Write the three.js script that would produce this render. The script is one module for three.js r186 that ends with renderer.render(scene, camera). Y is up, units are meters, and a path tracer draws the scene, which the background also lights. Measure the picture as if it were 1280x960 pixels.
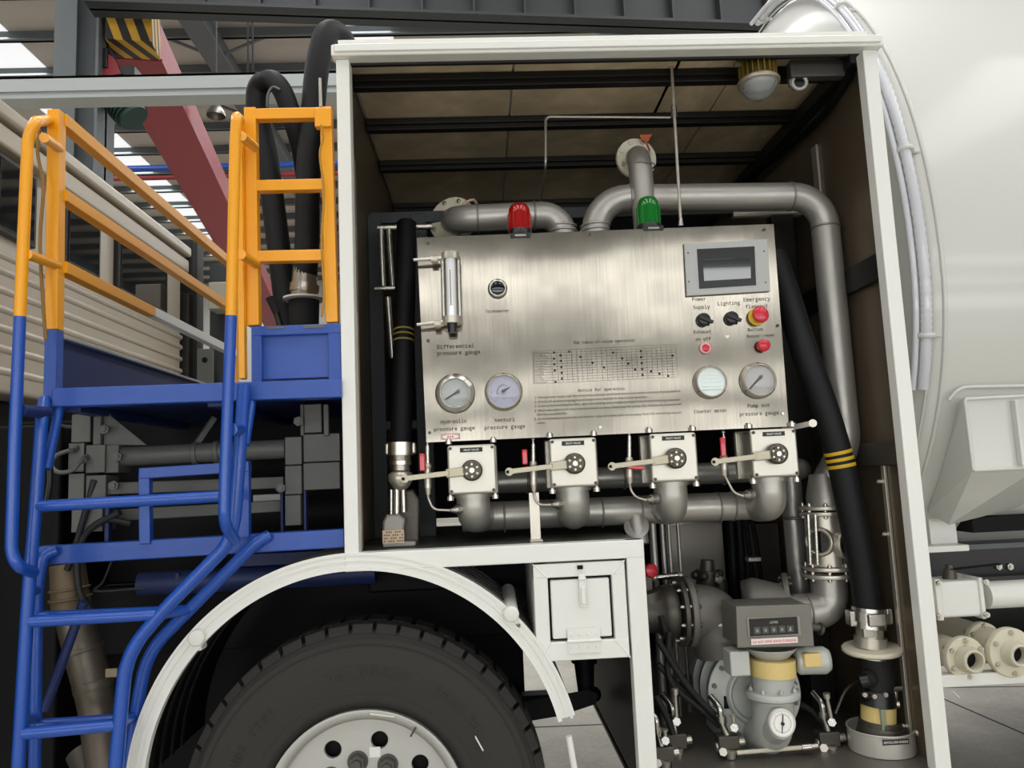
import * as THREE from 'three';
import { RoundedBoxGeometry } from 'three/addons/geometries/RoundedBoxGeometry.js';
import { ConvexGeometry } from 'three/addons/geometries/ConvexGeometry.js';
import { TextGeometry } from 'three/addons/geometries/TextGeometry.js';
import { FontLoader } from 'three/addons/loaders/FontLoader.js';
import { mergeGeometries } from 'three/addons/utils/BufferGeometryUtils.js';
import { RectAreaLightUniformsLib } from 'three/addons/lights/RectAreaLightUniformsLib.js';

// ---------- camera, sky, large lights, exposure ----------
const scene = new THREE.Scene();
const renderer = new THREE.WebGLRenderer({ antialias: true });
renderer.toneMapping = THREE.LinearToneMapping;
renderer.toneMappingExposure = 0.375;
renderer.shadowMap.enabled = true;
const F = 960, D2R = Math.PI / 180;
const camera = new THREE.PerspectiveCamera(2 * Math.atan(480 / F) / D2R, 4 / 3, 0.05, 120);
camera.rotation.order = 'YXZ';
camera.position.set(0, 1.62, 2.5);
camera.rotation.set(6.67 * D2R, -2.67 * D2R, -2.49 * D2R);
camera.updateMatrixWorld(true);
scene.add(camera);
scene.background = new THREE.Color(0.55, 0.62, 0.7);
RectAreaLightUniformsLib.init();
const ROOF_Y = 10.1, HALL = { x0: -15, x1: 19, z0: -30, z1: 13 };
const DAY = new THREE.Color(0.985, 0.995, 1.0);
// each skylight strip: [x, z from, z to, width, radiance]
const SKYLIGHTS = [[-8.9, -29, 2, 1.1, 26], [4.2, -29, 2, 1.1, 22], [-1.9, -29, 2, 1.1, 22], [11, -29, 2, 1.1, 20], [-10.5, 1, 9, 1.6, 8], [-6, 1, 9, 1.6, 8], [-1.5, 1, 9, 1.6, 8], [3, 1, 9, 1.6, 8], [7.5, 1, 9, 1.6, 8], [12, 1, 9, 1.6, 8]];
// window rows in the wall behind the camera: [y from, y to, radiance]
const WINDOW_ROWS = [[0.8, 2.05, 10], [3.2, 3.6, 9], [5.05, 5.75, 9]];
function areaLight(w, h, rad, pos, look) {
  const l = new THREE.RectAreaLight(DAY, rad, w, h);
  l.position.copy(pos); l.lookAt(look); scene.add(l);
}
for (const [x, a, b, w, r] of SKYLIGHTS) areaLight(w, b - a, r, new THREE.Vector3(x, ROOF_Y - 0.12, (a + b) / 2), new THREE.Vector3(x, 0, (a + b) / 2));
for (const [a, b, r] of WINDOW_ROWS) areaLight(27, b - a, r, new THREE.Vector3(2, (a + b) / 2, HALL.z1 - 0.12), new THREE.Vector3(2, (a + b) / 2, 0));

// ---------- helpers ----------
const V = (x, y, z) => new THREE.Vector3(x, y, z);
function ray(px, py) { return V((px - 640) / F, -(py - 480) / F, -1).applyQuaternion(camera.quaternion); }
// survey helpers: where a sight line meets a plane of the place
function W(px, py, z = 0) { const d = ray(px, py); return d.multiplyScalar((z - camera.position.z) / d.z).add(camera.position); }
function WX(px, py, x) { const d = ray(px, py); return d.multiplyScalar((x - camera.position.x) / d.x).add(camera.position); }
function WY(px, py, y) { const d = ray(px, py); return d.multiplyScalar((y - camera.position.y) / d.y).add(camera.position); }
const M = (n, z = 0) => n * (camera.position.z - z) / F;
let seed = 7; const rnd = () => { seed = (seed * 1664525 + 1013904223) >>> 0; return seed / 4294967296; };
const used = {};
function num(name) { const n = used[name] = (used[name] ?? -1) + 1; return n ? name + '_' + String(n).padStart(3, '0') : name; }
const things = [];
function thing(name, label, category, group) {
  const g = new THREE.Group(); g.name = num(name); g.userData = { label, category }; if (group) g.userData.group = group;
  scene.add(g); things.push(g); return g;
}
function part(name, geo, mat, parent, label) {
  const m = new THREE.Mesh(Array.isArray(geo) ? merge(geo) : geo, mat); m.castShadow = m.receiveShadow = true;
  if (parent) { m.name = name; parent.add(m); if (label) m.userData.label = label; } else { m.name = num(name); scene.add(m); }
  return m;
}
function struct(name, geo, mat, parent) { const m = part(name, geo, mat, parent); if (!parent) m.userData.kind = 'structure'; return m; }
function single(name, geo, mat, label, category, group) { const m = part(name, geo, mat); m.userData = { label, category }; if (group) m.userData.group = group; return m; }
function merge(list) {
  return mergeGeometries(list.map((g) => {
    g = g.index ? g.toNonIndexed() : g.clone();
    for (const k of Object.keys(g.attributes)) if (!['position', 'normal', 'uv'].includes(k)) g.deleteAttribute(k);
    if (!g.attributes.uv) g.setAttribute('uv', new THREE.BufferAttribute(new Float32Array(g.attributes.position.count * 2), 2));
    g.morphAttributes = {}; return g;
  }));
}
function bx(x0, x1, y0, y1, z0, z1, r = 0.004) {
  const w = Math.abs(x1 - x0), h = Math.abs(y1 - y0), d = Math.abs(z1 - z0), rr = Math.min(r, w * 0.45, h * 0.45, d * 0.45);
  const g = rr > 0.0005 ? new RoundedBoxGeometry(w, h, d, 1, rr) : new THREE.BoxGeometry(w, h, d);
  return g.translate((x0 + x1) / 2, (y0 + y1) / 2, (z0 + z1) / 2);
}
// box whose front face is the picture rectangle (px0..px1, py0..py1) surveyed at depth z
function pb(px0, py0, px1, py1, z, depth, r) { const a = W(px0, (py0 + py1) / 2, z), b = W(px1, (py0 + py1) / 2, z), c = W((px0 + px1) / 2, py0, z), d = W((px0 + px1) / 2, py1, z); return bx(a.x, b.x, d.y, c.y, z - depth, z, r); }
function orient(g, dir, at) {
  const q = new THREE.Quaternion().setFromUnitVectors(V(0, 1, 0), dir.clone().normalize());
  return g.applyQuaternion(q).translate(at.x, at.y, at.z);
}
function cyl(a, b, r0, r1 = r0, seg = 24) { const d = b.clone().sub(a); return orient(new THREE.CylinderGeometry(r1, r0, d.length(), seg), d, a.clone().add(b).multiplyScalar(0.5)); }
function rev(profile, at, dir, seg = 36) { return orient(new THREE.LatheGeometry(profile.map(([r, t]) => new THREE.Vector2(Math.max(r, 0.00001), t)), seg), dir, at); }
function ball(at, r, sy = 1) { return new THREE.SphereGeometry(r, 24, 16).scale(1, sy, 1).translate(at.x, at.y, at.z); }
function ring(at, dir, R, r, seg = 40) { return orient(new THREE.TorusGeometry(R, r, 10, seg).rotateX(Math.PI / 2), dir, at); }
function bar(a, b, w, h, r = 0.003, roll = 0) {   // rectangular bar: w sideways, h across
  const d = b.clone().sub(a), L = d.length(); d.normalize();
  const side = Math.abs(d.y) > 0.95 ? V(1, 0, 0) : V(0, 1, 0), x = V(0, 0, 0).crossVectors(side, d).normalize(), y = V(0, 0, 0).crossVectors(d, x);
  const m = new THREE.Matrix4().makeBasis(x, y, d).setPosition(a.clone().add(b).multiplyScalar(0.5));
  return new RoundedBoxGeometry(w, h, L, 1, Math.min(r, w * 0.4, h * 0.4)).rotateZ(roll).applyMatrix4(m);
}
function hull(...p) { return new ConvexGeometry(p); }
function prism(pts, z0, z1, bevel = 0) {
  const s = new THREE.Shape(pts.map((p) => new THREE.Vector2(p.x, p.y)));
  return new THREE.ExtrudeGeometry(s, { depth: z1 - z0 - 2 * bevel, bevelEnabled: bevel > 0, bevelSize: bevel, bevelThickness: bevel, bevelOffset: -bevel, bevelSegments: 2, curveSegments: 24 }).translate(0, 0, z0 + bevel);
}
function bend(pts, rad, n = 8) {   // polyline with rounded corners
  const out = [pts[0].clone()];
  for (let i = 1; i < pts.length - 1; i++) {
    const p = pts[i], a = pts[i - 1].clone().sub(p), b = pts[i + 1].clone().sub(p), la = a.length(), lb = b.length();
    const r = Math.min(Array.isArray(rad) ? rad[i - 1] : rad, la * 0.495, lb * 0.495); a.normalize(); b.normalize();
    const s = p.clone().addScaledVector(a, r), e = p.clone().addScaledVector(b, r);
    const ang = Math.PI - a.angleTo(b);
    if (ang < 0.02) { out.push(p.clone()); continue; }
    const R = r / Math.tan(ang / 2), c = p.clone().add(a.clone().add(b).normalize().multiplyScalar(Math.hypot(r, R)));
    const u = s.clone().sub(c).normalize(), w = e.clone().sub(c).normalize(), th = u.angleTo(w);
    for (let k = 0; k <= n; k++) { const t = k / n; out.push(c.clone().add(u.clone().multiplyScalar(Math.sin((1 - t) * th)).add(w.clone().multiplyScalar(Math.sin(t * th))).multiplyScalar(R / Math.sin(th)))); }
  }
  out.push(pts[pts.length - 1].clone()); return out;
}
function smooth(pts, n = 40) { return new THREE.CatmullRomCurve3(pts, false, 'centripetal').getPoints(n); }
function sweep(pts, r, seg = 16, caps = true) {
  const P = pts.filter((p, i) => !i || p.distanceTo(pts[i - 1]) > 1e-5), n = P.length, pos = [], nor = [], uv = [], idx = [];
  const T = P.map((p, i) => P[Math.min(i + 1, n - 1)].clone().sub(P[Math.max(i - 1, 0)]).normalize());
  let N = (Math.abs(T[0].y) > 0.9 ? V(1, 0, 0) : V(0, 1, 0)), len = 0; N.addScaledVector(T[0], -N.dot(T[0])).normalize();
  for (let i = 0; i < n; i++) {
    if (i) { N.addScaledVector(T[i], -N.dot(T[i])).normalize(); len += P[i].distanceTo(P[i - 1]); }
    const B = V(0, 0, 0).crossVectors(T[i], N), R = typeof r === 'function' ? r(i / (n - 1)) : r;
    for (let k = 0; k <= seg; k++) {
      const a = k / seg * 2 * Math.PI, d = N.clone().multiplyScalar(Math.cos(a)).addScaledVector(B, Math.sin(a));
      pos.push(P[i].x + d.x * R, P[i].y + d.y * R, P[i].z + d.z * R); nor.push(d.x, d.y, d.z); uv.push(len, k / seg * R * 6.28);
    }
  }
  for (let i = 0; i < n - 1; i++) for (let k = 0; k < seg; k++) { const a = i * (seg + 1) + k, b = a + seg + 1; idx.push(a, a + 1, b, b, a + 1, b + 1); }
  if (caps) for (const [i, s] of [[0, -1], [n - 1, 1]]) {
    const c = pos.length / 3; pos.push(P[i].x, P[i].y, P[i].z); nor.push(T[i].x * s, T[i].y * s, T[i].z * s); uv.push(0, 0);
    for (let k = 0; k <= seg; k++) { const o = (i * (seg + 1) + k) * 3; pos.push(pos[o], pos[o + 1], pos[o + 2]); nor.push(T[i].x * s, T[i].y * s, T[i].z * s); uv.push(0, 0); }
    for (let k = 0; k < seg; k++) s > 0 ? idx.push(c, c + 1 + k, c + 2 + k) : idx.push(c, c + 2 + k, c + 1 + k);
  }
  const g = new THREE.BufferGeometry();
  g.setAttribute('position', new THREE.Float32BufferAttribute(pos, 3)); g.setAttribute('normal', new THREE.Float32BufferAttribute(nor, 3)); g.setAttribute('uv', new THREE.Float32BufferAttribute(uv, 2)); g.setIndex(idx);
  return g;
}
const pipe = (pts, r, b = r * 1.5, seg = 20) => sweep(bend(pts, b), r, seg);
const hose = (pts, r, n = 40, seg = 18) => sweep(smooth(pts, n), r, seg);
const hexGeo = {};
function bolt(at, dir, r, h, mat, parent, name = 'bolt') {
  const key = r.toFixed(4) + h.toFixed(4), g = hexGeo[key] ??= merge([new THREE.CylinderGeometry(r, r, h, 6).translate(0, h / 2, 0), new THREE.CylinderGeometry(r * 0.5, r * 0.55, h * 0.5, 10).translate(0, h * 1.2, 0)]);
  const m = part(name, g, mat, parent); m.position.copy(at); m.quaternion.setFromUnitVectors(V(0, 1, 0), dir.clone().normalize()); return m;
}
function flange(parent, at, dir, R, t, nb, mat, bmat, hole = 0, br = 0.009) {
  dir = dir.clone().normalize(); const c = t * 0.15;
  const f = part('flange', rev([[hole, -t / 2], [R - c, -t / 2], [R, -t / 2 + c], [R, t / 2 - c], [R - c, t / 2], [hole, t / 2]], at, dir, 40), mat, parent);
  const x = (Math.abs(dir.y) > 0.9 ? V(1, 0, 0) : V(0, 1, 0)).cross(dir).normalize(), y = V(0, 0, 0).crossVectors(dir, x);
  for (let i = 0; i < nb; i++) {
    const a = (i + 0.5) / nb * 2 * Math.PI, p = at.clone().addScaledVector(x, Math.cos(a) * R * 0.82).addScaledVector(y, Math.sin(a) * R * 0.82);
    bolt(p.clone().addScaledVector(dir, t / 2), dir, br, br, bmat, f);
    bolt(p.clone().addScaledVector(dir, -t / 2), dir.clone().negate(), br, br, bmat, f);
  }
  return f;
}
// ---------- textures and materials ----------
function canvasTex(w, h, draw) { const c = document.createElement('canvas'); c.width = w; c.height = h; draw(c.getContext('2d'), w, h); const t = new THREE.CanvasTexture(c); t.colorSpace = THREE.SRGBColorSpace; t.anisotropy = 8; return t; }
function noiseTex(w, h, f, srgb = false) {
  const d = new Uint8Array(w * h * 4);
  for (let y = 0; y < h; y++) for (let x = 0; x < w; x++) { const v = f(x / w, y / h), o = (y * w + x) * 4; const c = Array.isArray(v) ? v : [v, v, v]; for (let k = 0; k < 3; k++) d[o + k] = Math.max(0, Math.min(255, c[k] * 255)); d[o + 3] = 255; }
  const t = new THREE.DataTexture(d, w, h); t.wrapS = t.wrapT = THREE.RepeatWrapping; t.magFilter = THREE.LinearFilter; t.minFilter = THREE.LinearMipmapLinearFilter; t.generateMipmaps = true; if (srgb) t.colorSpace = THREE.SRGBColorSpace; t.needsUpdate = true; return t;
}
const lat = Array.from({ length: 65536 }, () => 0); { let s = 99; for (let i = 0; i < 65536; i++) { s = (s * 1664525 + 1013904223) >>> 0; lat[i] = s / 4294967296; } }
function vn(x, y, px, py) { const xi = Math.floor(x), yi = Math.floor(y), fx = x - xi, fy = y - yi, u = fx * fx * (3 - 2 * fx), v = fy * fy * (3 - 2 * fy), L = (i, j) => lat[(((i % px) + px) % px) + (((j % py) + py) % py) * 256]; return (L(xi, yi) * (1 - u) + L(xi + 1, yi) * u) * (1 - v) + (L(xi, yi + 1) * (1 - u) + L(xi + 1, yi + 1) * u) * v; }
function fbm(u, v, p, oct = 4) { let s = 0, a = 0.5, q = p; for (let i = 0; i < oct; i++) { s += a * vn(u * q, v * q, q, q); a *= 0.5; q *= 2; } return s / (1 - Math.pow(0.5, oct)); }
const std = (color, rough, metal = 0, more = {}) => new THREE.MeshStandardMaterial({ color: new THREE.Color(color), roughness: rough, metalness: metal, ...more });
const phys = (color, rough, metal = 0, more = {}) => new THREE.MeshPhysicalMaterial({ color: new THREE.Color(color), roughness: rough, metalness: metal, ...more });
const roughTex = noiseTex(256, 256, (u, v) => 0.55 + 0.45 * fbm(u, v, 8, 5)); roughTex.repeat.set(3, 3);
const fineBump = noiseTex(256, 256, (u, v) => fbm(u, v, 64, 3)); fineBump.repeat.set(4, 4);
const concreteTex = noiseTex(512, 512, (u, v) => { const n = fbm(u, v, 6, 6), k = 0.8 + 0.35 * (n - 0.5) + 0.06 * (vn(u * 200, v * 200, 200, 200) - 0.5); return [k, k * 0.985, k * 0.95]; }, true); concreteTex.repeat.set(0.3, 0.3);
const steelMottle = noiseTex(512, 512, (u, v) => { const k = 0.88 + 0.34 * (fbm(u, v, 4, 5) - 0.5); return [k, k * 0.95, k * 0.86]; }, true); steelMottle.repeat.set(1.2, 1.2);
const MT = {
  white: phys('#e4e4de', 0.42, 0, { clearcoat: 0.35, clearcoatRoughness: 0.25 }),
  tank: phys('#c9c9c3', 0.45, 0, { clearcoat: 0.4, clearcoatRoughness: 0.12 }),
  blue: phys('#0f4aa8', 0.36, 0, { clearcoat: 0.5, clearcoatRoughness: 0.25, bumpMap: fineBump, bumpScale: 0.0006 }),
  deepBlue: std('#1c2c5e', 0.5),
  yellow: phys('#f0a200', 0.4, 0, { clearcoat: 0.4, clearcoatRoughness: 0.3 }),
  steel: std('#c4beb2', 0.3, 0.7),
  pipe: std('#aeaba5', 0.5, 0.62, { roughnessMap: roughTex }),
  weld: std('#8c8882', 0.4, 0.6),
  bright: std('#bfbcb5', 0.27, 1),
  dark: std('#2e2d2b', 0.45, 0.6),
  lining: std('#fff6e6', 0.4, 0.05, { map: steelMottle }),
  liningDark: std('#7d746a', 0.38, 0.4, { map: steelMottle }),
  black: phys('#08080a', 0.6, 0, { specularIntensity: 0.4 }),
  blackPaint: std('#111214', 0.35),
  rubber: std('#131313', 0.75, 0, { bumpMap: fineBump, bumpScale: 0.0008 }),
  tyre: std('#2e2c29', 0.8, 0, { bumpMap: fineBump, bumpScale: 0.001 }),
  hose: phys('#121214', 0.6, 0, { specularIntensity: 0.6, bumpMap: fineBump, bumpScale: 0.0005 }),
  hoseBand: std('#c8a21a', 0.6),
  grey: std('#5f605c', 0.5, 0.1),
  meter: phys('#b7bab4', 0.45, 0.1, { clearcoat: 0.2, clearcoatRoughness: 0.4 }),
  meterDark: std('#726f68', 0.5, 0.3),
  tape: std('#d9c07c', 0.55),
  cream: std('#d2ccb6', 0.5),
  valve: std('#cfcbc0', 0.4, 0.75),
  bolt: std('#cfcac0', 0.3, 1),
  iron: std('#56524c', 0.45, 0.6),
  red: phys('#c4122b', 0.35, 0, { clearcoat: 0.5 }),
  redGlass: phys('#d00c10', 0.12, 0, { transmission: 0.55, thickness: 0, clearcoat: 1, side: THREE.DoubleSide }),
  greenGlass: phys('#069a30', 0.12, 0, { transmission: 0.55, thickness: 0, clearcoat: 1, side: THREE.DoubleSide }),
  glass: phys('#ffffff', 0.03, 0, { transmission: 1, thickness: 0, ior: 1.2 }),
  darkGlass: phys('#0c0e10', 0.05, 0, { clearcoat: 1 }),
  copper: std('#c4694a', 0.4, 0.8),
  hallSteel: std('#63686a', 0.6, 0.2),
  hallDark: std('#3a3d3f', 0.6, 0.2),
  rail: std('#a4a9a8', 0.5, 0.2),
  roof: std('#b9b2a8', 0.7),
  wall: std('#c9c8c4', 0.8),
  frontWall: std('#8f9190', 0.8),
  crane: std('#8c2630', 0.5),
  floor: std('#dddbd5', 0.6, 0, { map: concreteTex }),
  van: phys('#b5aa98', 0.32, 0, { clearcoat: 0.5, clearcoatRoughness: 0.2 }),
  exhaust: std('#6b645a', 0.6, 0.7, { roughnessMap: roughTex }),
  corrugated: phys('#c9cad0', 0.3, 0, { clearcoat: 0.5 }),
};
const glow = (r) => new THREE.MeshStandardMaterial({ color: 0x999999, emissive: DAY, emissiveIntensity: r, roughness: 0.6 });
const textTex = (s, bg, fg, w = 256, h = 48, px = 0.6, style = 'bold ') => canvasTex(w, h, (c) => { c.fillStyle = bg; c.fillRect(0, 0, w, h); c.fillStyle = fg; c.font = style + Math.round(h * px) + 'px sans-serif'; c.textAlign = 'center'; c.textBaseline = 'middle'; c.fillText(s, w / 2, h / 2 + 1, w * 0.94); });
function plate(name, at, w, h, t, mat, parent) { return part(name, new THREE.BoxGeometry(w, h, t).translate(at.x, at.y, at.z), mat, parent); }
const plateMat = (s, bg = '#15171a', fg = '#d8d8d0', ...a) => new THREE.MeshStandardMaterial({ map: textTex(s, bg, fg, ...a), roughness: 0.5 });

// ---------- hall ----------
{
  const { x0, x1, z0, z1 } = HALL;
  struct('floor', new THREE.BoxGeometry(x1 - x0, 0.2, z1 - z0).translate((x0 + x1) / 2, -0.1, (z0 + z1) / 2), MT.floor);
  const uv = scene.children[scene.children.length - 1].geometry; const p = uv.attributes.position, u = uv.attributes.uv; for (let i = 0; i < p.count; i++) u.setXY(i, p.getX(i), p.getZ(i));
  const floor = scene.children[scene.children.length - 1];
  for (const [p, q] of [[[1150, 861], [1300, 926]], [[640, 868], [1290, 858]], [[600, 912], [770, 905]]]) { const a = WY(...p, 0), b = WY(...q, 0), d = b.clone().sub(a).setLength(0.4); part('expansion_joint', bar(a.sub(d), b.add(d), 0.014, 0.004, 0.0005), std('#3c3a37', 0.8), floor); }
  struct('wall_back', bx(x0, x1, 0, ROOF_Y, z0 - 0.2, z0, 0), MT.wall);
  struct('wall_side', bx(x0 - 0.2, x0, 0, ROOF_Y, z0, z1, 0), MT.wall);
  struct('wall_end', bx(x1, x1 + 0.2, 0, ROOF_Y, z0, z1, 0), MT.wall);
  const wf = struct('wall_front', [[0, WINDOW_ROWS[0][0]], [WINDOW_ROWS[0][1], WINDOW_ROWS[1][0]], [WINDOW_ROWS[1][1], WINDOW_ROWS[2][0]], [WINDOW_ROWS[2][1], ROOF_Y]].map(([a, b]) => bx(x0, x1, a, b, z1, z1 + 0.2, 0)).concat(
    WINDOW_ROWS.flatMap(([a, b]) => [bx(x0, -11.5, a, b, z1, z1 + 0.2, 0), bx(15.5, x1, a, b, z1, z1 + 0.2, 0)])), MT.frontWall);
  WINDOW_ROWS.forEach(([a, b, r], i) => { const wdw = struct('window_' + (i + 1), bx(-11.5, 15.5, a, b, z1 + 0.02, z1 + 0.06, 0), glow(r * 0.5)); for (let x = -11.5; x <= 15.5; x += 2.25) part('mullion', bx(x - 0.05, x + 0.05, a, b, z1 - 0.04, z1 + 0.02, 0), MT.hallDark, wdw); });
  // roof: pale sheets between the skylight strips, purlins under them
  const cuts = [...new Set(SKYLIGHTS.map((s) => s[1]).concat(SKYLIGHTS.map((s) => s[2]), [z0, z1]))].sort((a, b) => a - b), slabs = [];
  for (let i = 0; i < cuts.length - 1; i++) {
    const a = cuts[i], b = cuts[i + 1]; let x = x0;
    for (const s of SKYLIGHTS.filter((s) => s[1] <= a && s[2] >= b).sort((p, q) => p[0] - q[0])) { slabs.push(bx(x, s[0] - s[3] / 2, ROOF_Y, ROOF_Y + 0.1, a, b, 0)); x = s[0] + s[3] / 2; }
    slabs.push(bx(x, x1, ROOF_Y, ROOF_Y + 0.1, a, b, 0));
  }
  const roof = struct('roof', slabs, MT.roof);
  SKYLIGHTS.forEach((s, i) => part('skylight_panel', bx(s[0] - s[3] / 2, s[0] + s[3] / 2, ROOF_Y + 0.02, ROOF_Y + 0.06, s[1], s[2], 0), glow(i < 4 ? 2.2 : 3), roof));
  for (let z = -9.9; z > -30; z -= 1.26) part('purlin', [bx(x0, x1, ROOF_Y - 0.2, ROOF_Y - 0.005, z - 0.03, z + 0.03, 0), bx(x0, x1, ROOF_Y - 0.2, ROOF_Y - 0.18, z - 0.03, z + 0.09, 0)], MT.hallSteel, roof);
  for (const px of [-4.6, 9.5]) { const r = part('rafter', [bx(px - 0.13, px + 0.13, ROOF_Y - 0.6, ROOF_Y - 0.21, z0, -2, 0), bx(px - 0.2, px + 0.2, ROOF_Y - 0.63, ROOF_Y - 0.6, z0, -2, 0)], MT.hallSteel, roof); }
  for (const [z, s] of [[-11.2, 1], [-13.7, 1]]) for (const q of [-1, 1]) part('brace', bar(V(-4.6, ROOF_Y - 0.55, z), V(-4.6 + q * 0.9, ROOF_Y - 0.15, z), 0.05, 0.05), MT.hallSteel, roof);
  // steel column (I-section) and cross beams
  const cz = -5.6, cA = W(62, 250, cz).x, cB = W(119, 250, cz).x;
  struct('pillar_1', [bx(cA, cA + 0.03, 0, ROOF_Y - 0.2, cz - 0.4, cz, 0), bx(cB - 0.03, cB, 0, ROOF_Y - 0.2, cz - 0.4, cz, 0), bx(cA, cB, 0, ROOF_Y - 0.2, cz - 0.22, cz - 0.18, 0), bx(cA, cA + (cB - cA) * 0.5, 0, ROOF_Y - 0.2, cz - 0.02, cz, 0)], MT.hallSteel);
  const c2 = -7, dA = W(748, 25, c2).x, dB = W(792, 25, c2).x;
  struct('pillar_2', [bx(dA, dA + 0.05, 0, ROOF_Y - 0.2, c2 - 0.4, c2, 0), bx(dB - 0.03, dB, 0, ROOF_Y - 0.2, c2 - 0.4, c2, 0), bx(dA, dB, 0, ROOF_Y - 0.2, c2 - 0.22, c2 - 0.18, 0)], MT.hallSteel);
  const bz = -5.2;
  const bA = W(105, 2, bz), bB = V(W(1040, 22, bz - 0.7).x, bA.y, bz - 0.7), bdir = bB.clone().sub(bA).normalize(), bq = new THREE.Quaternion().setFromUnitVectors(V(1, 0, 0), bdir), bl = bA.distanceTo(bB) + 4, put = (g) => g.applyQuaternion(bq).translate(bA.x, bA.y, bA.z);
  const beam = struct('beam_1', [bx(0, bl, 0, 0.035, -0.28, 0.02, 0), bx(0, bl, 0, 0.75, -0.15, -0.12, 0), bx(0, bl, 0.74, 0.78, -0.28, 0.02, 0)].map(put), MT.hallDark);
  for (let x = 0.62; x < bl; x += 0.58) part('stiffener', put(bx(x - 0.012, x + 0.012, 0.03, 0.74, -0.12, 0, 0)), MT.hallDark, beam);
  // lower tie beam (pale channel) running across
  const tz = -3.6, ta = W(-20, 106, tz), tb = W(425, 112, tz), th = M(10, tz);
  struct('beam_2', [bx(ta.x, tb.x + 4, ta.y - th, ta.y + th, tz - 0.03, tz, 0), bx(ta.x, tb.x + 4, ta.y - th - 0.05, ta.y - th, tz - 0.2, tz - 0.02, 0), bx(ta.x, tb.x + 4, ta.y + th - 0.02, ta.y + th, tz - 0.2, tz, 0)], MT.rail);
}
// service pipes far under the roof
for (const [py, mat, label, r] of [[212, MT.blue, 'long blue service pipe running level under the hall roof', 4], [224, MT.crane, 'long dark red service pipe running level just below the blue one', 3]]) {
  const z = -12.5, a = W(60, py - 3, z), b = W(430, py - 3, z); single('service_pipe', cyl(V(a.x - 2, (a.y + b.y) / 2, z), V(b.x + 3, (a.y + b.y) / 2, z), M(r, z), M(r, z), 16), mat, label, 'pipe');
}
// overhead crane girder
{
  const g = thing('crane_girder', 'long dark red overhead crane girder with a black and yellow striped end', 'crane girder');
  const y = 6.6, A = WY(131, 40, y), dirPt = WY(318, 372, y); const d = dirPt.clone().sub(A).normalize(), L = 21, s = V(0, 1, 0).cross(d).normalize();
  const w = 0.42, h = 0.5;
  const mk = (u0, u1, v0, v1, t0, t1) => { const p = []; for (const u of [u0, u1]) for (const v of [v0, v1]) for (const t of [t0, t1]) p.push(A.clone().addScaledVector(d, u).addScaledVector(s, v).add(V(0, t, 0))); return hull(...p); };
  const right = s.x > 0 ? 1 : -1;
  part('box_beam', mk(0.5, L, 0, right * w, 0, h), MT.crane, g); part('bottom_flange', mk(0.5, L, -right * 0.08, right * (w + 0.05), -0.03, 0), MT.crane, g);
  part('side_channel', mk(0.5, L, -right * 0.2, -right * 0.08, 0.02, 0.1), MT.crane, g);
  const stripe = canvasTex(128, 128, (c) => { c.fillStyle = '#c89a2a'; c.fillRect(0, 0, 128, 128); c.fillStyle = '#2a2622'; for (let i = -2; i < 5; i++) { c.beginPath(); c.moveTo(i * 50, 0); c.lineTo(i * 50 + 25, 0); c.lineTo(i * 50 + 75, 128); c.lineTo(i * 50 + 50, 128); c.fill(); } });
  const e = part('striped_end', bx(-0.24, 0.24, -0.27, 0.27, -0.2, 0.2, 0.01), new THREE.MeshStandardMaterial({ map: stripe, roughness: 0.6 }), g); e.position.copy(A.clone().addScaledVector(d, 0.3).addScaledVector(s, right * w / 2).add(V(0, h / 2, 0))); e.quaternion.setFromRotationMatrix(new THREE.Matrix4().makeBasis(s, V(0, 1, 0), V(0, 0, 0).crossVectors(s, V(0, 1, 0))));
}
{
  const z = -5.72, g = thing('crane_hoist', 'dark green finned hoist motor with red bracket slung under the crane girder', 'hoist');
  const c = (px, py, dz = 0) => W(px, py, z + dz);
  part('motor', cyl(c(141, 116), c(168, 148), M(20, z), M(19, z), 20), std('#1c3a34', 0.5, 0.3), g);
  for (let i = 0; i < 7; i++) { const t = i / 6, p = c(141, 116).lerp(c(168, 148), 0.15 + 0.7 * t), d = c(168, 148).sub(c(141, 116)); part('cooling_fin', cyl(p.clone().addScaledVector(d, -0.015), p.clone().addScaledVector(d, 0.015), M(22, z), M(22, z), 20), std('#16302b', 0.5, 0.3), g); }
  part('gearbox', hull(c(127, 62), c(142, 72), c(152, 92), c(128, 96), c(133, 66, -0.3), c(144, 74, -0.3), c(152, 92, -0.3), c(133, 96, -0.3)), MT.crane, g);
  part('carriage', [pb(130, 82, 168, 96, z - 0.02, 0.3), pb(128, 60, 134, 84, z + 0.02, 0.1)], MT.blackPaint, g);
}
{
  const z = -8.2, g = thing('high_bay_lamp', 'grey bell shaped high bay lamp hanging from the roof', 'lamp'), c = W(270, 137, z), k = M(1, z);
  part('reflector', rev([[k * 12, -k * 9], [k * 11, -k * 3], [k * 7, k * 4], [k * 3, k * 7]], c, V(0, 1, 0), 28), std('#7d7a76', 0.35, 0.8, { side: THREE.DoubleSide }), g);
  part('housing', cyl(c.clone().add(V(0, k * 6, 0)), c.clone().add(V(0, k * 16, 0)), k * 4), MT.hallDark, g);
  part('hanger', cyl(c.clone().add(V(0, k * 15, 0)), V(c.x, ROOF_Y, z), 0.012), MT.hallDark, g);
}
for (const [px, n] of [[310, 'nearer the pillar'], [316, 'beside the thick hose']]) { const z = -6.4, p = W(px, 100, z); single('drop_wire', cyl(V(p.x, p.y - 1.2, z), V(p.x, ROOF_Y, z), 0.012, 0.012, 8), MT.hallDark, 'thin dark drop wire hanging from the roof, the one ' + n, 'wire'); }

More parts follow.
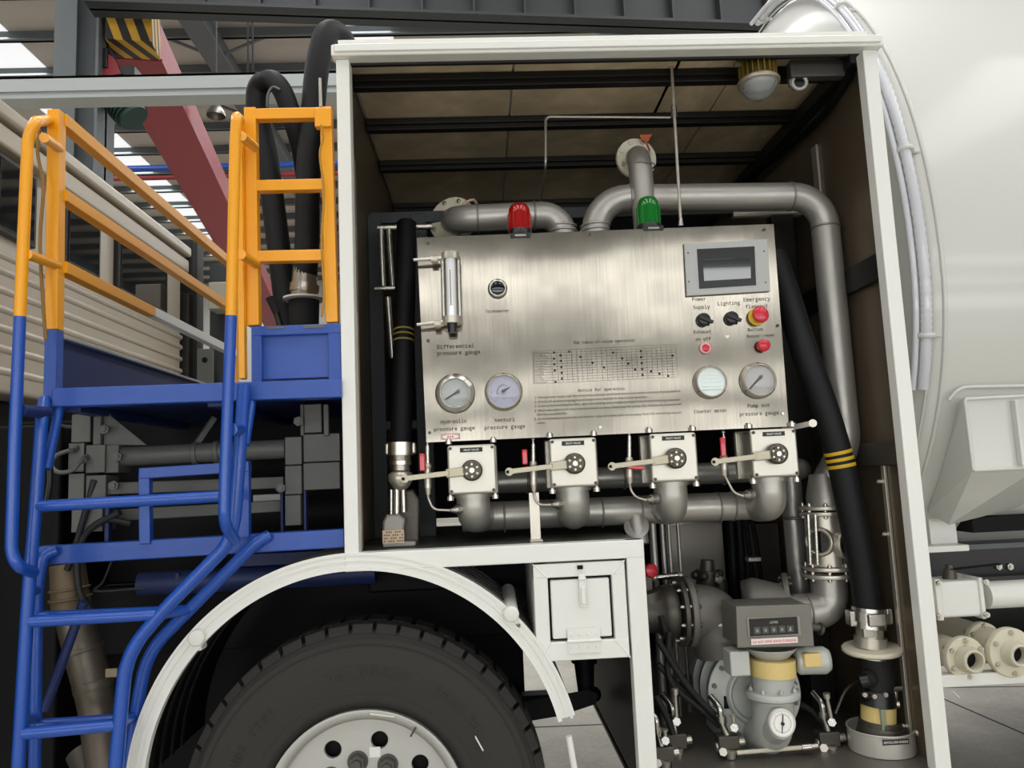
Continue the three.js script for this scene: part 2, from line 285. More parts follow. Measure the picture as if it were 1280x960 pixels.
// ---------- ribbed vehicle body standing behind ----------
{
  const g = thing('van_body', 'beige ribbed vehicle body with dark tinted windows parked behind the ladder', 'vehicle');
  const X = -2.25, zA = 0.6, zB = WX(232, 330, X).z, yT = WX(60, 178, X).y, yB = WX(60, 500, X).y, sh = (y) => y;
  const span = (px, py0, py1) => [WX(px, py0, X).y, WX(px, py1, X).y];
  part('side_wall', bx(X - 1.9, X - 0.03, yB, yT - 0.05, zB, zA, 0.03), MT.van, g);
  const yW1 = WX(60, 262, X).y, yW0 = WX(0, 290, X).y; // window band
  const wTop = WX(5, 192, X).y, wBot = WX(5, 292, X).y;
  part('cornice', [bx(X - 0.05, X + 0.03, wTop + 0.02, yT - 0.1, zB, zA, 0.015), bx(X - 1.95, X + 0.05, yT - 0.08, yT, zB, zA, 0.02)], MT.van, g);
  for (const py of [306, 326, 350, 374, 398, 424, 452]) { const y = WX(5, py + 10, X).y; part('rib', rev([[0.001, 0], [0.022, 0], [0.022, zA - zB], [0.001, zA - zB]], V(X - 0.04, y, zB), V(0, 0, 1), 16), MT.van, g); }
  const zs = [[-9, 45], [82, 126], [149, 210]];
  for (const [a, b] of zs) { const z1 = WX(Math.max(a, -8), 250, X).z, z0 = WX(b, 300, X).z, w = part('window', bx(X - 0.04, X + 0.004, wBot, wTop, z0, z1, 0.01), MT.blackPaint, g); part('pane', bx(X - 0.02, X + 0.01, wBot + 0.025, wTop - 0.025, z0 + 0.03, z1 - 0.03, 0.004), MT.darkGlass, w); }
  part('underframe', bx(X - 1.7, X - 0.2, 0.5, yB, zB, zA, 0.02), MT.black, g);
  part('end_frame', bx(X - 1.8, X + 0.02, yB - 0.2, yT - 0.35, zB - 0.12, zB - 0.02, 0.01), MT.dark, g);
  for (const x of [X - 1.5, X - 0.4]) part('wheel', rev([[0.1, -0.12], [0.42, -0.13], [0.46, -0.06], [0.46, 0.06], [0.42, 0.13], [0.1, 0.12]], V(x, 0.46, -1.6), V(1, 0, 0), 32), MT.tyre, g);
}
{
  const z = -3.6, g = thing('equipment_rack', 'dark frame with a holed grey plate and beige box beyond the vehicle body', 'rack');
  part('post', pb(222, 300, 246, 480, z, 0.15), MT.dark, g); part('post', pb(262, 330, 284, 490, z - 0.1, 0.1), MT.hallDark, g);
  part('cover', pb(219, 298, 240, 346, z + 0.1, 0.2, 0.02), MT.rubber, g);
  const pl = pb(246, 436, 266, 480, z + 0.05, 0.03); part('hole_plate', pl, MT.grey, g); const h = W(256, 450, z + 0.05); part('hole', cyl(h.clone().add(V(0, 0, -0.01)), h.clone().add(V(0, 0, 0.004)), 0.022), MT.black, g);
  part('junction_box', pb(260, 352, 292, 386, z + 0.15, 0.2, 0.01), std('#a9a294', 0.5), g); part('foot', bx(W(222, 400, z).x, W(284, 400, z).x, 0, W(250, 480, z).y, z - 0.2, z - 0.02), MT.black, g);
}

// ---------- equipment cabinet ----------
const cx0 = W(421, 150, 0).x, cxi = W(438, 150, 0).x, cx1 = W(1142, 500, 0).x, cxr = W(1123, 500, 0).x;
const lintelY = W(760, 68, 0).y, lintelTop = W(760, 54, 0).y, sillTop = W(620, 683, 0).y, sillBot = W(620, 706, 0).y, cabBot = W(1180, 975, 0).y, midL = W(791, 830, 0).x, midR = W(814, 830, 0).x;
const BACK = -1.85, ceilY = lintelY + 0.07, FLOOR_Y = W(1105, 950, -0.125).y;
{
  const g = thing('equipment_cabinet', 'tall white framed steel equipment cabinet, open fronted, mounted beside the round tank', 'cabinet');
  part('front_post', bx(cx0, cxi, sillBot, lintelY, -0.06, 0), MT.white, g); part('front_post', bx(cxr, cx1, cabBot, lintelY, -0.05, 0), MT.white, g); part('front_post', bx(midL, midR, cabBot, sillTop, -0.05, 0.001), MT.white, g);
  part('lintel', [bx(cx0 - 0.012, cx1 + 0.012, lintelY, lintelTop, -0.03, 0.025, 0.006)], MT.white, g);
  part('rain_gutter', bx(cx0, cx1, lintelY + 0.01, lintelTop - 0.004, 0.02, 0.034, 0.004), MT.white, g);
  part('sill', bx(cx0, midR, sillBot, sillTop, -0.06, 0.002), MT.white, g);
  part('shelf', bx(cx0 + 0.01, midR - 0.01, sillTop - 0.02, sillTop - 0.004, -1.2, -0.05, 0), std('#5b6058', 0.28, 0.3), g);
  part('roof_sheet', bx(cx0, cx1, ceilY + 0.012, ceilY + 0.03, BACK, -0.05, 0), MT.white, g);
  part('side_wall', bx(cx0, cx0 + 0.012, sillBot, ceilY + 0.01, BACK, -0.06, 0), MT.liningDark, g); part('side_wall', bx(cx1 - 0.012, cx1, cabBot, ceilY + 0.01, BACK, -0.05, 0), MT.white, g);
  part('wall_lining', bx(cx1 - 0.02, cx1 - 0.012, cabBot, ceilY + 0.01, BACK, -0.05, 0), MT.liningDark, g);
  part('divider_wall', bx(midL, midL + 0.01, cabBot - 0.01, sillBot, -1.2, -0.05, 0), MT.dark, g);
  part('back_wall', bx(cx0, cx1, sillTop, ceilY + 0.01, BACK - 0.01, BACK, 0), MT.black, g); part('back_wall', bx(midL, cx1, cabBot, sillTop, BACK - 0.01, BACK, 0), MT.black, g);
  part('floor_plate', bx(midL, cx1, FLOOR_Y - 0.015, FLOOR_Y, BACK, -0.03, 0), std('#6a655e', 0.4, 0.4), g);
  // ceiling: ribs with lining sheets between, joints run front to back
  const rz = [86, 103, 156, 206, 258].map((py) => WY(640, py, ceilY - 0.03).z);
  rz.slice(1).forEach((z) => part('ceiling_rib', [bx(cx0 + 0.02, cx1 - 0.02, ceilY - 0.05, ceilY - 0.03, z - 0.02, z + 0.02, 0.003), bx(cx0 + 0.02, cx1 - 0.02, ceilY - 0.033, ceilY - 0.008, z - 0.04, z + 0.04, 0.003)], MT.dark, g));
  part('front_baffle', bx(cx0 + 0.02, cx1 - 0.02, lintelY + 0.01, ceilY + 0.008, -0.075, -0.06, 0.003), MT.dark, g);
  const xs = [cx0 + 0.02, cx0 + 0.62, cx0 + 1.25, W(900, 100, 0).x - 0.1, W(960, 100, 0).x - 0.02, cx1 - 0.02];
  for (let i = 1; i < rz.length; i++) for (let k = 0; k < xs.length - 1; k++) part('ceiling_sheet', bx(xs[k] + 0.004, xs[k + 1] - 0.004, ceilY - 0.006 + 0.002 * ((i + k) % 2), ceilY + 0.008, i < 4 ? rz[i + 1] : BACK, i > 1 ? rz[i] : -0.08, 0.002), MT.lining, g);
  // hinge strips and belt bars on the inner faces
  const strip = (pts, z0, z1, x, mat = MT.bright) => part('hinge_strip', bx(x - 0.012, x, pts[1], pts[0], z1, z0, 0.003), mat, g);
  const xr = cx1 - 0.02; let z = WX(1025, 200, xr).z;
  strip([WX(1023, 180, xr).y, WX(1030, 252, xr).y], z, z - 0.05, xr, MT.steel);
  z = WX(1110, 620, xr).z; const lowStrip = strip([WX(1106, 576, xr).y, FLOOR_Y], z + 0.012, z - 0.012, xr, MT.steel);
  for (const py of [602, 668, 812, 895]) { const p = WX(1114, py, xr); bolt(V(xr - 0.012, p.y, z - 0.02), V(-1, 0, 0), 0.011, 0.01, MT.bolt, lowStrip); }
  part('belt_bar', bx(xr - 0.025, xr, WX(1085, 352, xr).y - 0.02, WX(1085, 315, xr).y - 0.03, -1.2, -0.06, 0.004), MT.dark, g);
  part('belt_bar', bx(xr - 0.025, xr, WX(1100, 582, xr).y, WX(1100, 553, xr).y, -1.2, -0.06, 0.004), MT.iron, g);
  part('corner_trim', bx(xr - 0.05, xr, ceilY - 0.09, ceilY - 0.03, BACK, -0.05, 0.004), MT.dark, g);
  const xl = cx0 + 0.012; part('shutter_guide', bx(xl, xl + 0.028, sillTop, W(444, 195, -0.1).y, -0.14, -0.07, 0.003), std('#a5937e', 0.4, 0.5), g);
  part('shutter_guide', bx(xl + 0.02, xl + 0.032, sillTop, W(446, 390, -0.1).y, -0.1, -0.075, 0.002), std('#c4a888', 0.35, 0.4), g);
}
{
  const g = thing('tool_locker', 'small white locker with a square hatch hung under the cabinet sill', 'locker');
  const a = W(666, 706, 0), b = W(788, 822, 0), z = -0.004, d = W(688, 726, 0), e = W(766, 796, 0), k = 0.008;
  part('frame', [bx(a.x, d.x - k, b.y, a.y, z - 0.05, z, 0.004), bx(e.x + k, b.x, b.y, a.y, z - 0.05, z, 0.004), bx(a.x, b.x, d.y + k, a.y, z - 0.05, z + 0.001, 0.004), bx(a.x, b.x, b.y, e.y - k, z - 0.05, z + 0.001, 0.004)], MT.white, g);
  for (const [p, q] of [[V(a.x, a.y, z), V(d.x - k, d.y + k, z)], [V(b.x, a.y, z), V(e.x + k, d.y + k, z)], [V(a.x, b.y, z), V(d.x - k, e.y - k, z)], [V(b.x, b.y, z), V(e.x + k, e.y - k, z)]]) part('mitre_weld', cyl(p, q, 0.0028, 0.0028, 8), MT.white, g);
  part('shell', bx(a.x, b.x, b.y, a.y, z - 0.45, z - 0.05, 0.004), MT.white, g);
  const dr = part('door', bx(d.x, e.x, e.y, d.y, z - 0.03, z - 0.004, 0.005), MT.white, g);
  part('gap_seal', bx(d.x - k, e.x + k, e.y - k, d.y + k, z - 0.048, z - 0.03, 0), MT.black, g);
  const lt = W(728, 735, 0); part('latch', [bx(lt.x - 0.011, lt.x + 0.011, lt.y - 0.06, lt.y + 0.045, 0, 0.006, 0.002), bx(lt.x - 0.007, lt.x + 0.008, lt.y - 0.05, lt.y + 0.005, 0.004, 0.016, 0.003), cyl(V(lt.x - 0.012, lt.y + 0.03, 0.008), V(lt.x + 0.012, lt.y + 0.03, 0.008), 0.004)], MT.white, dr);
  const s = W(725, 709, 0); part('latch_slot', bx(s.x - 0.009, s.x + 0.009, s.y - 0.006, s.y + 0.006, -0.002, 0.006, 0.001), MT.black, g);
  const h = W(730, 799, 0), hg = part('hinge', [bx(h.x - 0.052, h.x + 0.052, h.y - 0.002, h.y + 0.034, -0.004, 0.003, 0.001), bx(h.x - 0.052, h.x + 0.052, h.y - 0.042, h.y - 0.006, -0.004, 0.003, 0.001), cyl(V(h.x - 0.054, h.y - 0.004, 0.004), V(h.x + 0.054, h.y - 0.004, 0.004), 0.005)], MT.white, g);
  for (const v of [0.016, -0.024]) for (let i = 0; i < 4; i++) bolt(V(h.x - 0.04 + i * 0.027, h.y + v, 0.003), V(0, 0, 1), 0.005, 0.004, MT.white, hg, 'rivet');
}

// ---------- control panel ----------
const PZ = -0.13;
{
  const g = thing('control_panel', 'brushed stainless control panel with gauges, touch screen, switches and printed tables', 'control panel');
  const q = [[521, 297], [967, 280], [986, 533], [533, 553]].map(([x, y]) => W(x, y, PZ));
  // gently wavy sheet
  const nx = 70, ny = 40, pos = [], uv = [], idx = [];
  const wave = (u, v) => 0.0011 * Math.sin(2.2 * u * Math.PI - 0.9) * Math.sin(v * Math.PI * 1.6 + 0.3) + 0.0012 * Math.cos(v * Math.PI * 2.3 + u * 1.2) + 0.0003 * Math.sin(u * 17 + v * 5) + 0.00018 * Math.sin(u * 41 + 3 * v);
  for (let j = 0; j <= ny; j++) for (let i = 0; i <= nx; i++) { const u = i / nx, v = j / ny, p = q[0].clone().lerp(q[1], u).lerp(q[3].clone().lerp(q[2], u), v); pos.push(p.x, p.y, p.z + wave(u, v) * Math.min(1, 6 * Math.min(u, 1 - u, v, 1 - v) + 0.2)); uv.push(u, 1 - v); }
  for (let j = 0; j < ny; j++) for (let i = 0; i < nx; i++) { const a = j * (nx + 1) + i, b = a + nx + 1; idx.push(a, b, a + 1, a + 1, b, b + 1); }
  const sheet = new THREE.BufferGeometry(); sheet.setAttribute('position', new THREE.Float32BufferAttribute(pos, 3)); sheet.setAttribute('uv', new THREE.Float32BufferAttribute(uv, 2)); sheet.setIndex(idx); sheet.computeVertexNormals();
  const TW = 2048, TH = 1180;
  // picture pixel -> print coordinates on the sheet (bilinear inverse by iteration)
  const toUV = (px, py) => { const t = W(px, py, PZ); let u = 0.5, v = 0.5; for (let k = 0; k < 8; k++) { const L = q[0].x + (q[3].x - q[0].x) * v, R = q[1].x + (q[2].x - q[1].x) * v, T = q[0].y + (q[1].y - q[0].y) * u, B = q[3].y + (q[2].y - q[3].y) * u; u = (t.x - L) / (R - L); v = (t.y - T) / (B - T); } return [u * TW, v * TH]; };
  const k = TW / 450;
  const printed = canvasTex(TW, TH, (c) => {
    const im = c.createImageData(TW, TH);
    for (let x = 0; x < TW; x++) { const s1 = 0.5 * vn(x / 3, 1, 256, 256) + 0.3 * vn(x / 17, 5, 256, 256); for (let y = 0; y < TH; y++) { const n = 0.7 + 0.03 * (s1 - 0.4) + 0.035 * (vn(x / 7, y / 190, 256, 256) - 0.5) + 0.07 * (vn(x / 90, y / 70, 256, 256) - 0.5), o = (y * TW + x) * 4; im.data[o] = 218 * n; im.data[o + 1] = 210 * n; im.data[o + 2] = 194 * n; im.data[o + 3] = 255; } }
    c.putImageData(im, 0, 0);
    const T = (s, px, py, h, align = 'center', col = '#25221e', st = '') => { const [x, y] = toUV(px, py); c.fillStyle = col; c.font = 'bold ' + h * k + 'px monospace'; c.textAlign = align; c.textBaseline = 'middle'; c.fillText(s, x, y); };
    T('Tachometer', 622, 389, 5); T('Differential', 546, 434, 6.4, 'left'); T('pressure gauge', 546, 442, 6.4, 'left');
    T('Hydraulic', 567, 527, 6); T('pressure gauge', 568, 536, 6); T('Venturi', 631, 525, 6); T('pressure gauge', 631, 534, 6); T('Counter meter', 888, 514, 5.4); T('Pump out', 948, 507, 6); T('pressure gauge', 949, 517, 6);
    T('Power', 874, 374, 6); T('Supply', 877, 384, 6); T('Lighting', 911, 379, 6); T('Emergency', 946, 374, 6.4); T('flameout', 946, 383, 6); T('Exhaust', 878, 415, 5.4); T('on off', 879, 424, 5.4); T('Button', 944, 412, 5.4); T('Buzzer reset', 951, 420, 5);
    T('The table of valve operation', 755, 427, 4.6);
    c.strokeStyle = 'rgba(60,56,50,0.6)'; c.lineWidth = 1.8; const P = (x, y) => toUV(650 + x / 6.095, 420 + y / 6.095);
    for (let i = 0; i <= 12; i++) { c.beginPath(); c.moveTo(...P(95, 118 + i * 20.6)); c.lineTo(...P(1190, 62 + i * 21)); c.stroke(); }
    for (let i = 0; i <= 26; i++) { const t = i ? 200 + i * 38 : 95; c.beginPath(); c.moveTo(...P(t, 118 - (t - 95) * 0.051)); c.lineTo(...P(t + 14, 365 - (t - 95) * 0.051)); c.stroke(); }
    const W5 = ['Bottom loading', 'Top loading', 'Bottom unload', 'Pump loading', 'Pump unload', 'Recirculate', 'Circulating', 'Refuelling', 'Defuelling', 'Flushing', 'Hose drain', 'Pressure test'];
    W5.forEach((s, i) => { const [x, y] = P(100, 129 + i * 20.5); c.fillStyle = '#3a362f'; c.font = '13px sans-serif'; c.textAlign = 'left'; c.fillText(s, x, y); });
    c.fillStyle = '#28241f'; for (const [x, y] of [[258, 127], [260, 172], [262, 215], [265, 262], [270, 350], [308, 148], [312, 190], [315, 237], [318, 280], [320, 325], [375, 120], [460, 160], [552, 205], [640, 240], [710, 127], [778, 170], [825, 210], [877, 255], [920, 115], [922, 162], [926, 207], [930, 252], [933, 297], [997, 270], [1062, 288], [1128, 305], [1162, 150]]) { const [a, b] = P(x, y); c.beginPath(); c.arc(a, b, 6.5, 0, 7); c.fill(); }
    const [hx, hy] = P(620, 408); c.fillStyle = '#2b2722'; c.font = 'bold 22px monospace'; c.textAlign = 'center'; c.fillText('Notice for operation', hx, hy);
    const lines = ['1. The operator must read the instruction manual and know every valve before starting the equipment.', '2. Check all pressure gauges and keep every handle in the closed position.', '3. Connect the earthing line first, open the loading valve slowly and watch the pressure during operation.', '4. When the tank is full close the inlet valve at once, then stop the pump and release the pressure of', '   the line completely.', '5. In an emergency press the red button, close all valves and move away from the refuelling area at', '   once.'];
    const ly = [470, 503, 535, 570, 600, 633, 664]; lines.forEach((s, i) => { c.save(); const [x, y] = P(110, ly[i]), [x2, y2] = P(1110, ly[i] - 46); c.translate(x, y); c.rotate(Math.atan2(y2 - y, x2 - x)); c.fillStyle = '#37322b'; c.font = 'bold 18px sans-serif'; c.textAlign = 'left'; c.fillText(s, 0, 0, 830); c.restore(); });
    const [vx, vy] = toUV(909, 421); c.fillStyle = '#c8c4b8'; c.beginPath(); c.moveTo(vx - 14, vy - 8); c.lineTo(vx + 14, vy - 8); c.lineTo(vx, vy + 12); c.fill();
  });
  part('face_sheet', sheet, phys('#ffffff', 0.15, 1, { map: printed, specularIntensity: 1 }), g);
  part('tray', [prism([q[3], q[2], q[1], q[0]].map((p) => p), PZ - 0.02, PZ - 0.003, 0.001), bx(q[3].x + 0.03, q[2].x - 0.05, q[3].y + 0.03, q[0].y - 0.03, PZ - 0.1, PZ - 0.02, 0.004)], MT.steel, g);
  for (const [px, py] of [[535, 304], [535, 426], [537, 541], [737, 293], [750, 534], [955, 287], [972, 407], [978, 517]]) bolt(W(px, py, PZ + 0.001), V(0, 0, 1), 0.0055, 0.004, px === 750 || px === 978 ? MT.bright : MT.iron, g, 'screw');
  const N = V(0, 0, 1), at = (px, py, z = 0.002) => W(px, py, PZ + z), mm = (n) => M(n, PZ);
  // glass tube differential gauge
  { const a = at(563, 322, 0.05), b = at(565, 401, 0.05);
    const t = part('tube_gauge', cyl(b, a, mm(8), mm(8), 6), MT.steel, g);
    part('glass_tube', cyl(b.clone().add(V(0, 0, 0.012)), a.clone().add(V(0, 0, 0.012)), mm(6)), phys('#e9ecef', 0.1, 0.1, { clearcoat: 1 }), t);
    const sm = new THREE.MeshStandardMaterial({ map: canvasTex(32, 256, (c) => { c.fillStyle = '#e8e8e2'; c.fillRect(0, 0, 32, 256); c.fillStyle = '#222'; for (let i = 6; i < 250; i += 9) c.fillRect(9, i, i % 27 < 9 ? 16 : 11, 4); c.fillRect(14, 6, 4, 244); }), roughness: 0.4 });
    const m = a.clone().lerp(b, 0.5); plate('scale', V(m.x - mm(0.5), m.y, m.z + 0.012 + mm(6.2)), mm(4), mm(46), 0.002, sm, t);
    for (const dx of [-10, 10]) part('guard_rod', cyl(b.clone().add(V(mm(dx), 0, 0)), a.clone().add(V(mm(dx), 0, 0)), mm(2.6)), MT.bright, t);
    part('cap', cyl(a.clone().add(V(0, -mm(3), 0)), a.clone().add(V(0, mm(6), 0)), mm(12), mm(11)), MT.steel, t); part('cap', cyl(b.clone().add(V(0, -mm(4), 0)), b.clone().add(V(0, mm(5), 0)), mm(12), mm(12)), MT.steel, t);
    part('drain_knob', cyl(b.clone().add(V(0, -mm(15), 0)), b.clone().add(V(0, -mm(4), 0)), mm(5.5), mm(6.5)), MT.blackPaint, t);
    for (const [x0, y0, p] of [[517, 325, a], [521, 406, b]]) part('inlet_stem', [cyl(W(x0, y0, PZ + 0.05), p, mm(2), mm(3.2)), cyl(W(x0 + 22, y0 - 0.5, PZ + 0.05), W(x0 + 30, y0 - 0.5, PZ + 0.05), mm(5))], MT.steel, t); }
  // round sight window
  { const c = at(622, 361), s = part('sight_window', rev([[mm(9), 0], [mm(12), 0], [mm(12.5), 0.006], [mm(10.5), 0.013], [mm(9), 0.011]], c, N), MT.bright, g); part('dome', orient(new THREE.SphereGeometry(mm(9.5), 24, 12, 0, 6.3, 0, 1.57).scale(1, 0.3, 1), N, c.clone().add(V(0, 0, 0.005))), phys('#20242c', 0.04, 0.6, { clearcoat: 1 }), s); }
  const dial = (bg, deco) => new THREE.MeshStandardMaterial({ roughness: 0.35, map: canvasTex(256, 256, (c) => { c.fillStyle = bg; c.fillRect(0, 0, 256, 256); c.strokeStyle = '#444'; c.fillStyle = '#444'; c.lineWidth = 3; deco(c); }) });
  const ticks = (c, r0 = 95, r1 = 112) => { for (let i = 0; i <= 30; i++) { const a = (135 + i * 9) * D2R, r = i % 5 ? r0 + 7 : r0 - 5; c.lineWidth = i % 5 ? 2 : 4; c.beginPath(); c.moveTo(128 + r * Math.cos(a), 128 + r * Math.sin(a)); c.lineTo(128 + r1 * Math.cos(a), 128 + r1 * Math.sin(a)); c.stroke(); } c.font = '20px sans-serif'; c.textAlign = 'center'; for (let i = 0; i <= 6; i++) { const a = (135 + i * 45) * D2R; c.fillText(String(i * 4), 128 + 70 * Math.cos(a), 135 + 70 * Math.sin(a)); } c.fillText('bar', 128, 190); };
  const disc = (c, r) => orient(new THREE.CircleGeometry(r, 48), V(0, 1, 0), V(0, 0, 0)).translate(c.x, c.y, c.z);
  function gauge(px, py, R, r, face, needle, label, flangeMat = MT.bright) {
    const c = at(px, py), gg = part('gauge', rev([[mm(r), 0.001], [mm(R), 0.001], [mm(R), 0.01], [mm(R - 1.5), 0.016], [mm(r + 1.2), 0.026], [mm(r), 0.026], [mm(r), 0.012]], c, N, 48), flangeMat, g, label);
    part('dial', orient(new THREE.CylinderGeometry(mm(r) * 1.01, mm(r) * 1.01, 0.006, 48).rotateY(Math.PI / 2), N, c.clone().add(V(0, 0, 0.012))), face, gg); 
    if (needle) { const [hx, hy, tx, ty] = needle, h = W(hx, hy, PZ + 0.018), t = W(tx, ty, PZ + 0.018); part('needle', [cyl(h, t, 0.0045, 0.0024, 8), cyl(V(h.x, h.y, PZ + 0.015), V(h.x, h.y, PZ + 0.021), 0.007)], MT.blackPaint, gg); }
    part('lens', orient(new THREE.CylinderGeometry(mm(r), mm(r), 0.0015, 48), N, c.clone().add(V(0, 0, 0.0235))), MT.glass, gg);
    for (const a of [90, 215, 325]) bolt(c.clone().add(V(mm(R - 1.8) * Math.cos(a * D2R), mm(R - 1.8) * Math.sin(a * D2R), 0.012)), N, 0.004, 0.005, MT.iron, gg, 'screw');
  }
  // dial maps are drawn on the end caps of thin discs
  gauge(569, 492, 25, 17.5, dial('#a3a9a6', ticks), [572.5, 489.5, 557, 499], 'thick white rimmed gauge');
  gauge(629.5, 490, 24, 20, dial('#a5a6ba', (c) => { ticks(c); c.lineWidth = 9; c.beginPath(); c.arc(128, 128, 52, 2.6, 5.2); c.stroke(); c.fillText('MPa', 128, 160); }), [629, 489, 637, 484], 'steel gauge with a lilac dial', MT.steel);
  gauge(887, 478, 21.5, 18, dial('#e3ecea', (c) => { c.fillStyle = '#8aa0a0'; for (const [y, w] of [[66, 100], [96, 150], [128, 170]]) for (let x = 128 - w / 2; x < 128 + w / 2; x += 13) c.fillRect(x, y, 8, 9); c.fillStyle = '#6fae94'; c.fillRect(36, 168, 184, 5); c.fillRect(44, 196, 168, 5); }), null, 'gauge with a pale printed card dial', MT.steel);
  gauge(947, 476, 23.5, 19, dial('#a9a8a6', ticks), [951, 471, 937, 486], 'steel gauge with black needle', MT.steel);
  // touch screen
  { const s = [[854.5, 305], [958.5, 299.5], [962, 364.5], [858, 370.5]].map(([x, y]) => W(x, y, PZ + 0.004)), d = [[871, 311.5], [943, 308], [945, 356.5], [874, 361]].map(([x, y]) => W(x, y, PZ + 0.012)), l = [[878, 325], [938, 322], [938.5, 348], [880, 351.5]].map(([x, y]) => W(x, y, PZ + 0.0135));
    const b = part('touch_screen', prism(s, PZ + 0.001, PZ + 0.012, 0.002), std('#a9aaa8', 0.4, 0.2), g); part('bezel', prism(d, PZ + 0.011, PZ + 0.0145, 0.001), std('#060708', 0.25), b); part('display', prism(l, PZ + 0.0135, PZ + 0.0152, 0.0004), phys('#2c2f30', 0.05, 0, { clearcoat: 1 }), b);
    for (const [x, y] of [[860, 316], [861, 352], [955, 314], [957, 353]]) bolt(W(x, y, PZ + 0.012), N, 0.003, 0.002, MT.iron, b, 'screw'); }
  for (const [px, py] of [[879, 400], [914, 398]]) { const c = at(px, py), s = part('selector_switch', rev([[0, 0], [mm(9), 0], [mm(8.5), 0.012], [mm(6), 0.016], [0, 0.016]], c, N), MT.blackPaint, g); part('pointer', bar(c.clone().add(V(-mm(6), mm(2.5), 0.018)), c.clone().add(V(mm(10.5), -mm(4.5), 0.018)), mm(4.5), 0.012, 0.002), MT.blackPaint, s); }
  { const c = at(946, 396), s = part('emergency_stop', rev([[0, 0], [mm(11.5), 0], [mm(11.5), 0.006], [0, 0.006]], c, N), std('#d8b820', 0.4), g); const dir = V(0.1, 0.08, 1); part('mushroom_button', rev([[mm(5), 0.0], [mm(5.5), 0.02], [mm(10.5), 0.024], [mm(11), 0.032], [mm(8.5), 0.039], [0, 0.041]], c, dir), MT.red, s); }
  { const c = at(881.5, 435.5), s = part('push_button', rev([[mm(4.5), 0], [mm(8), 0], [mm(7.5), 0.008], [mm(5), 0.008]], c, N), std('#d8a3a3', 0.35, 0.4), g); part('button_cap', rev([[0, 0.007], [mm(5), 0.006], [mm(4.5), 0.011], [0, 0.011]], c, N), MT.red, s); }
  { const c = at(952, 433); part('push_button', rev([[0, 0], [mm(7), 0], [mm(7.5), 0.014], [mm(8), 0.018], [mm(7), 0.03], [0, 0.031]], c, V(0.05, 0.03, 1)), MT.red, g); }
  for (const [px, py, s] of [[650.5, 294, 'WARNING'], [817, 285, 'RUNNING']]) plate('nameplate', at(px, py, 0.004), mm(26), mm(5.6), 0.004, plateMat(s), g);
  plate('sticker', at(563, 545.5, 0.003), mm(24), mm(7.5), 0.001, new THREE.MeshStandardMaterial({ roughness: 0.6, map: canvasTex(128, 48, (c) => { c.fillStyle = '#b7ada2'; c.fillRect(0, 0, 128, 48); c.fillStyle = '#f0e8e6'; c.beginPath(); c.ellipse(64, 26, 58, 21, 0, 0, 7); c.fill(); c.strokeStyle = '#d05a66'; c.lineWidth = 4; c.stroke(); c.fillStyle = '#cc3344'; c.font = 'bold 26px sans-serif'; c.textAlign = 'center'; c.fillText('XXE', 64, 36); }) }), g);
}
// beacons on the top edge
function beacon(px, py0, py1, r, mat, label) {
  const z = -0.2, a = W(px, py1, z), b = W(px, py0, z), k = M(r, z), h = b.y - a.y, g = thing('beacon', label, 'warning light');
  part('base', rev([[k * 1.05, -0.03], [k * 1.05, 0], [k * 0.7, 0.012], [0, 0.012]], a.clone().add(V(0, 0.004, 0)), V(0, 1, 0)), MT.blackPaint, g);
  part('dome', rev([[k, 0], [k, h * 0.6], [k * 0.93, h * 0.78], [k * 0.72, h * 0.92], [k * 0.35, h * 0.99], [0, h]], a, V(0, 1, 0), 32), mat, g);
  part('lamp_core', rev([[k * 0.55, 0.01], [k * 0.55, h * 0.6], [k * 0.3, h * 0.72], [0, h * 0.72]], a, V(0, 1, 0), 16), std(mat === MT.redGlass ? '#b01010' : '#0c8a34', 0.4), g);
  for (let i = 0; i < 10; i++) { const t = i / 10 * 6.283; part('lens_rib', cyl(V(a.x + k * Math.cos(t), a.y, z + k * Math.sin(t)), V(a.x + k * Math.cos(t), a.y + h * 0.62, z + k * Math.sin(t)), 0.0022, 0.0022, 8), mat, g); }
}
beacon(650, 254, 290, 14.5, MT.redGlass, 'red ribbed beacon on the top edge of the control panel');
beacon(811.5, 246, 284, 15.5, MT.greenGlass, 'green ribbed beacon on the top edge of the control panel');

// ---------- pipes above and behind the panel ----------
{
  const z = -0.38, r = M(17.5, z), g = thing('upper_pipe', 'short grey steel pipe with two bends behind the red beacon', 'pipe');
  part('pipe_run', pipe([W(566, 276, -0.62), W(572, 274, z), W(703, 268, z), W(706, 330, z)], r, r * 1.6, 24), MT.pipe, g);
  for (const px of [597, 668]) part('weld_bead', ring(W(px, px < 600 ? 273 : 269.5, z), V(1, 0, 0), r, 0.004), MT.weld, g);
  part('collar', [ring(W(703, 284, z), V(0, 1, 0), r, 0.005), ring(W(704, 290, z), V(0, 1, 0), r, 0.005)], MT.pipe, g);
  flange(g, W(566, 276, -0.6), V(-0.35, 0.1, 1), M(32, -0.55), 0.022, 8, MT.cream, MT.bolt, 0);
  part('bond_strap', sweep(smooth([W(574, 262, -0.56), W(584, 252, -0.54), W(592, 250, -0.55), W(597, 257, -0.58)]), 0.006, 8), std('#d6b9a6', 0.5, 0.4), g);
}
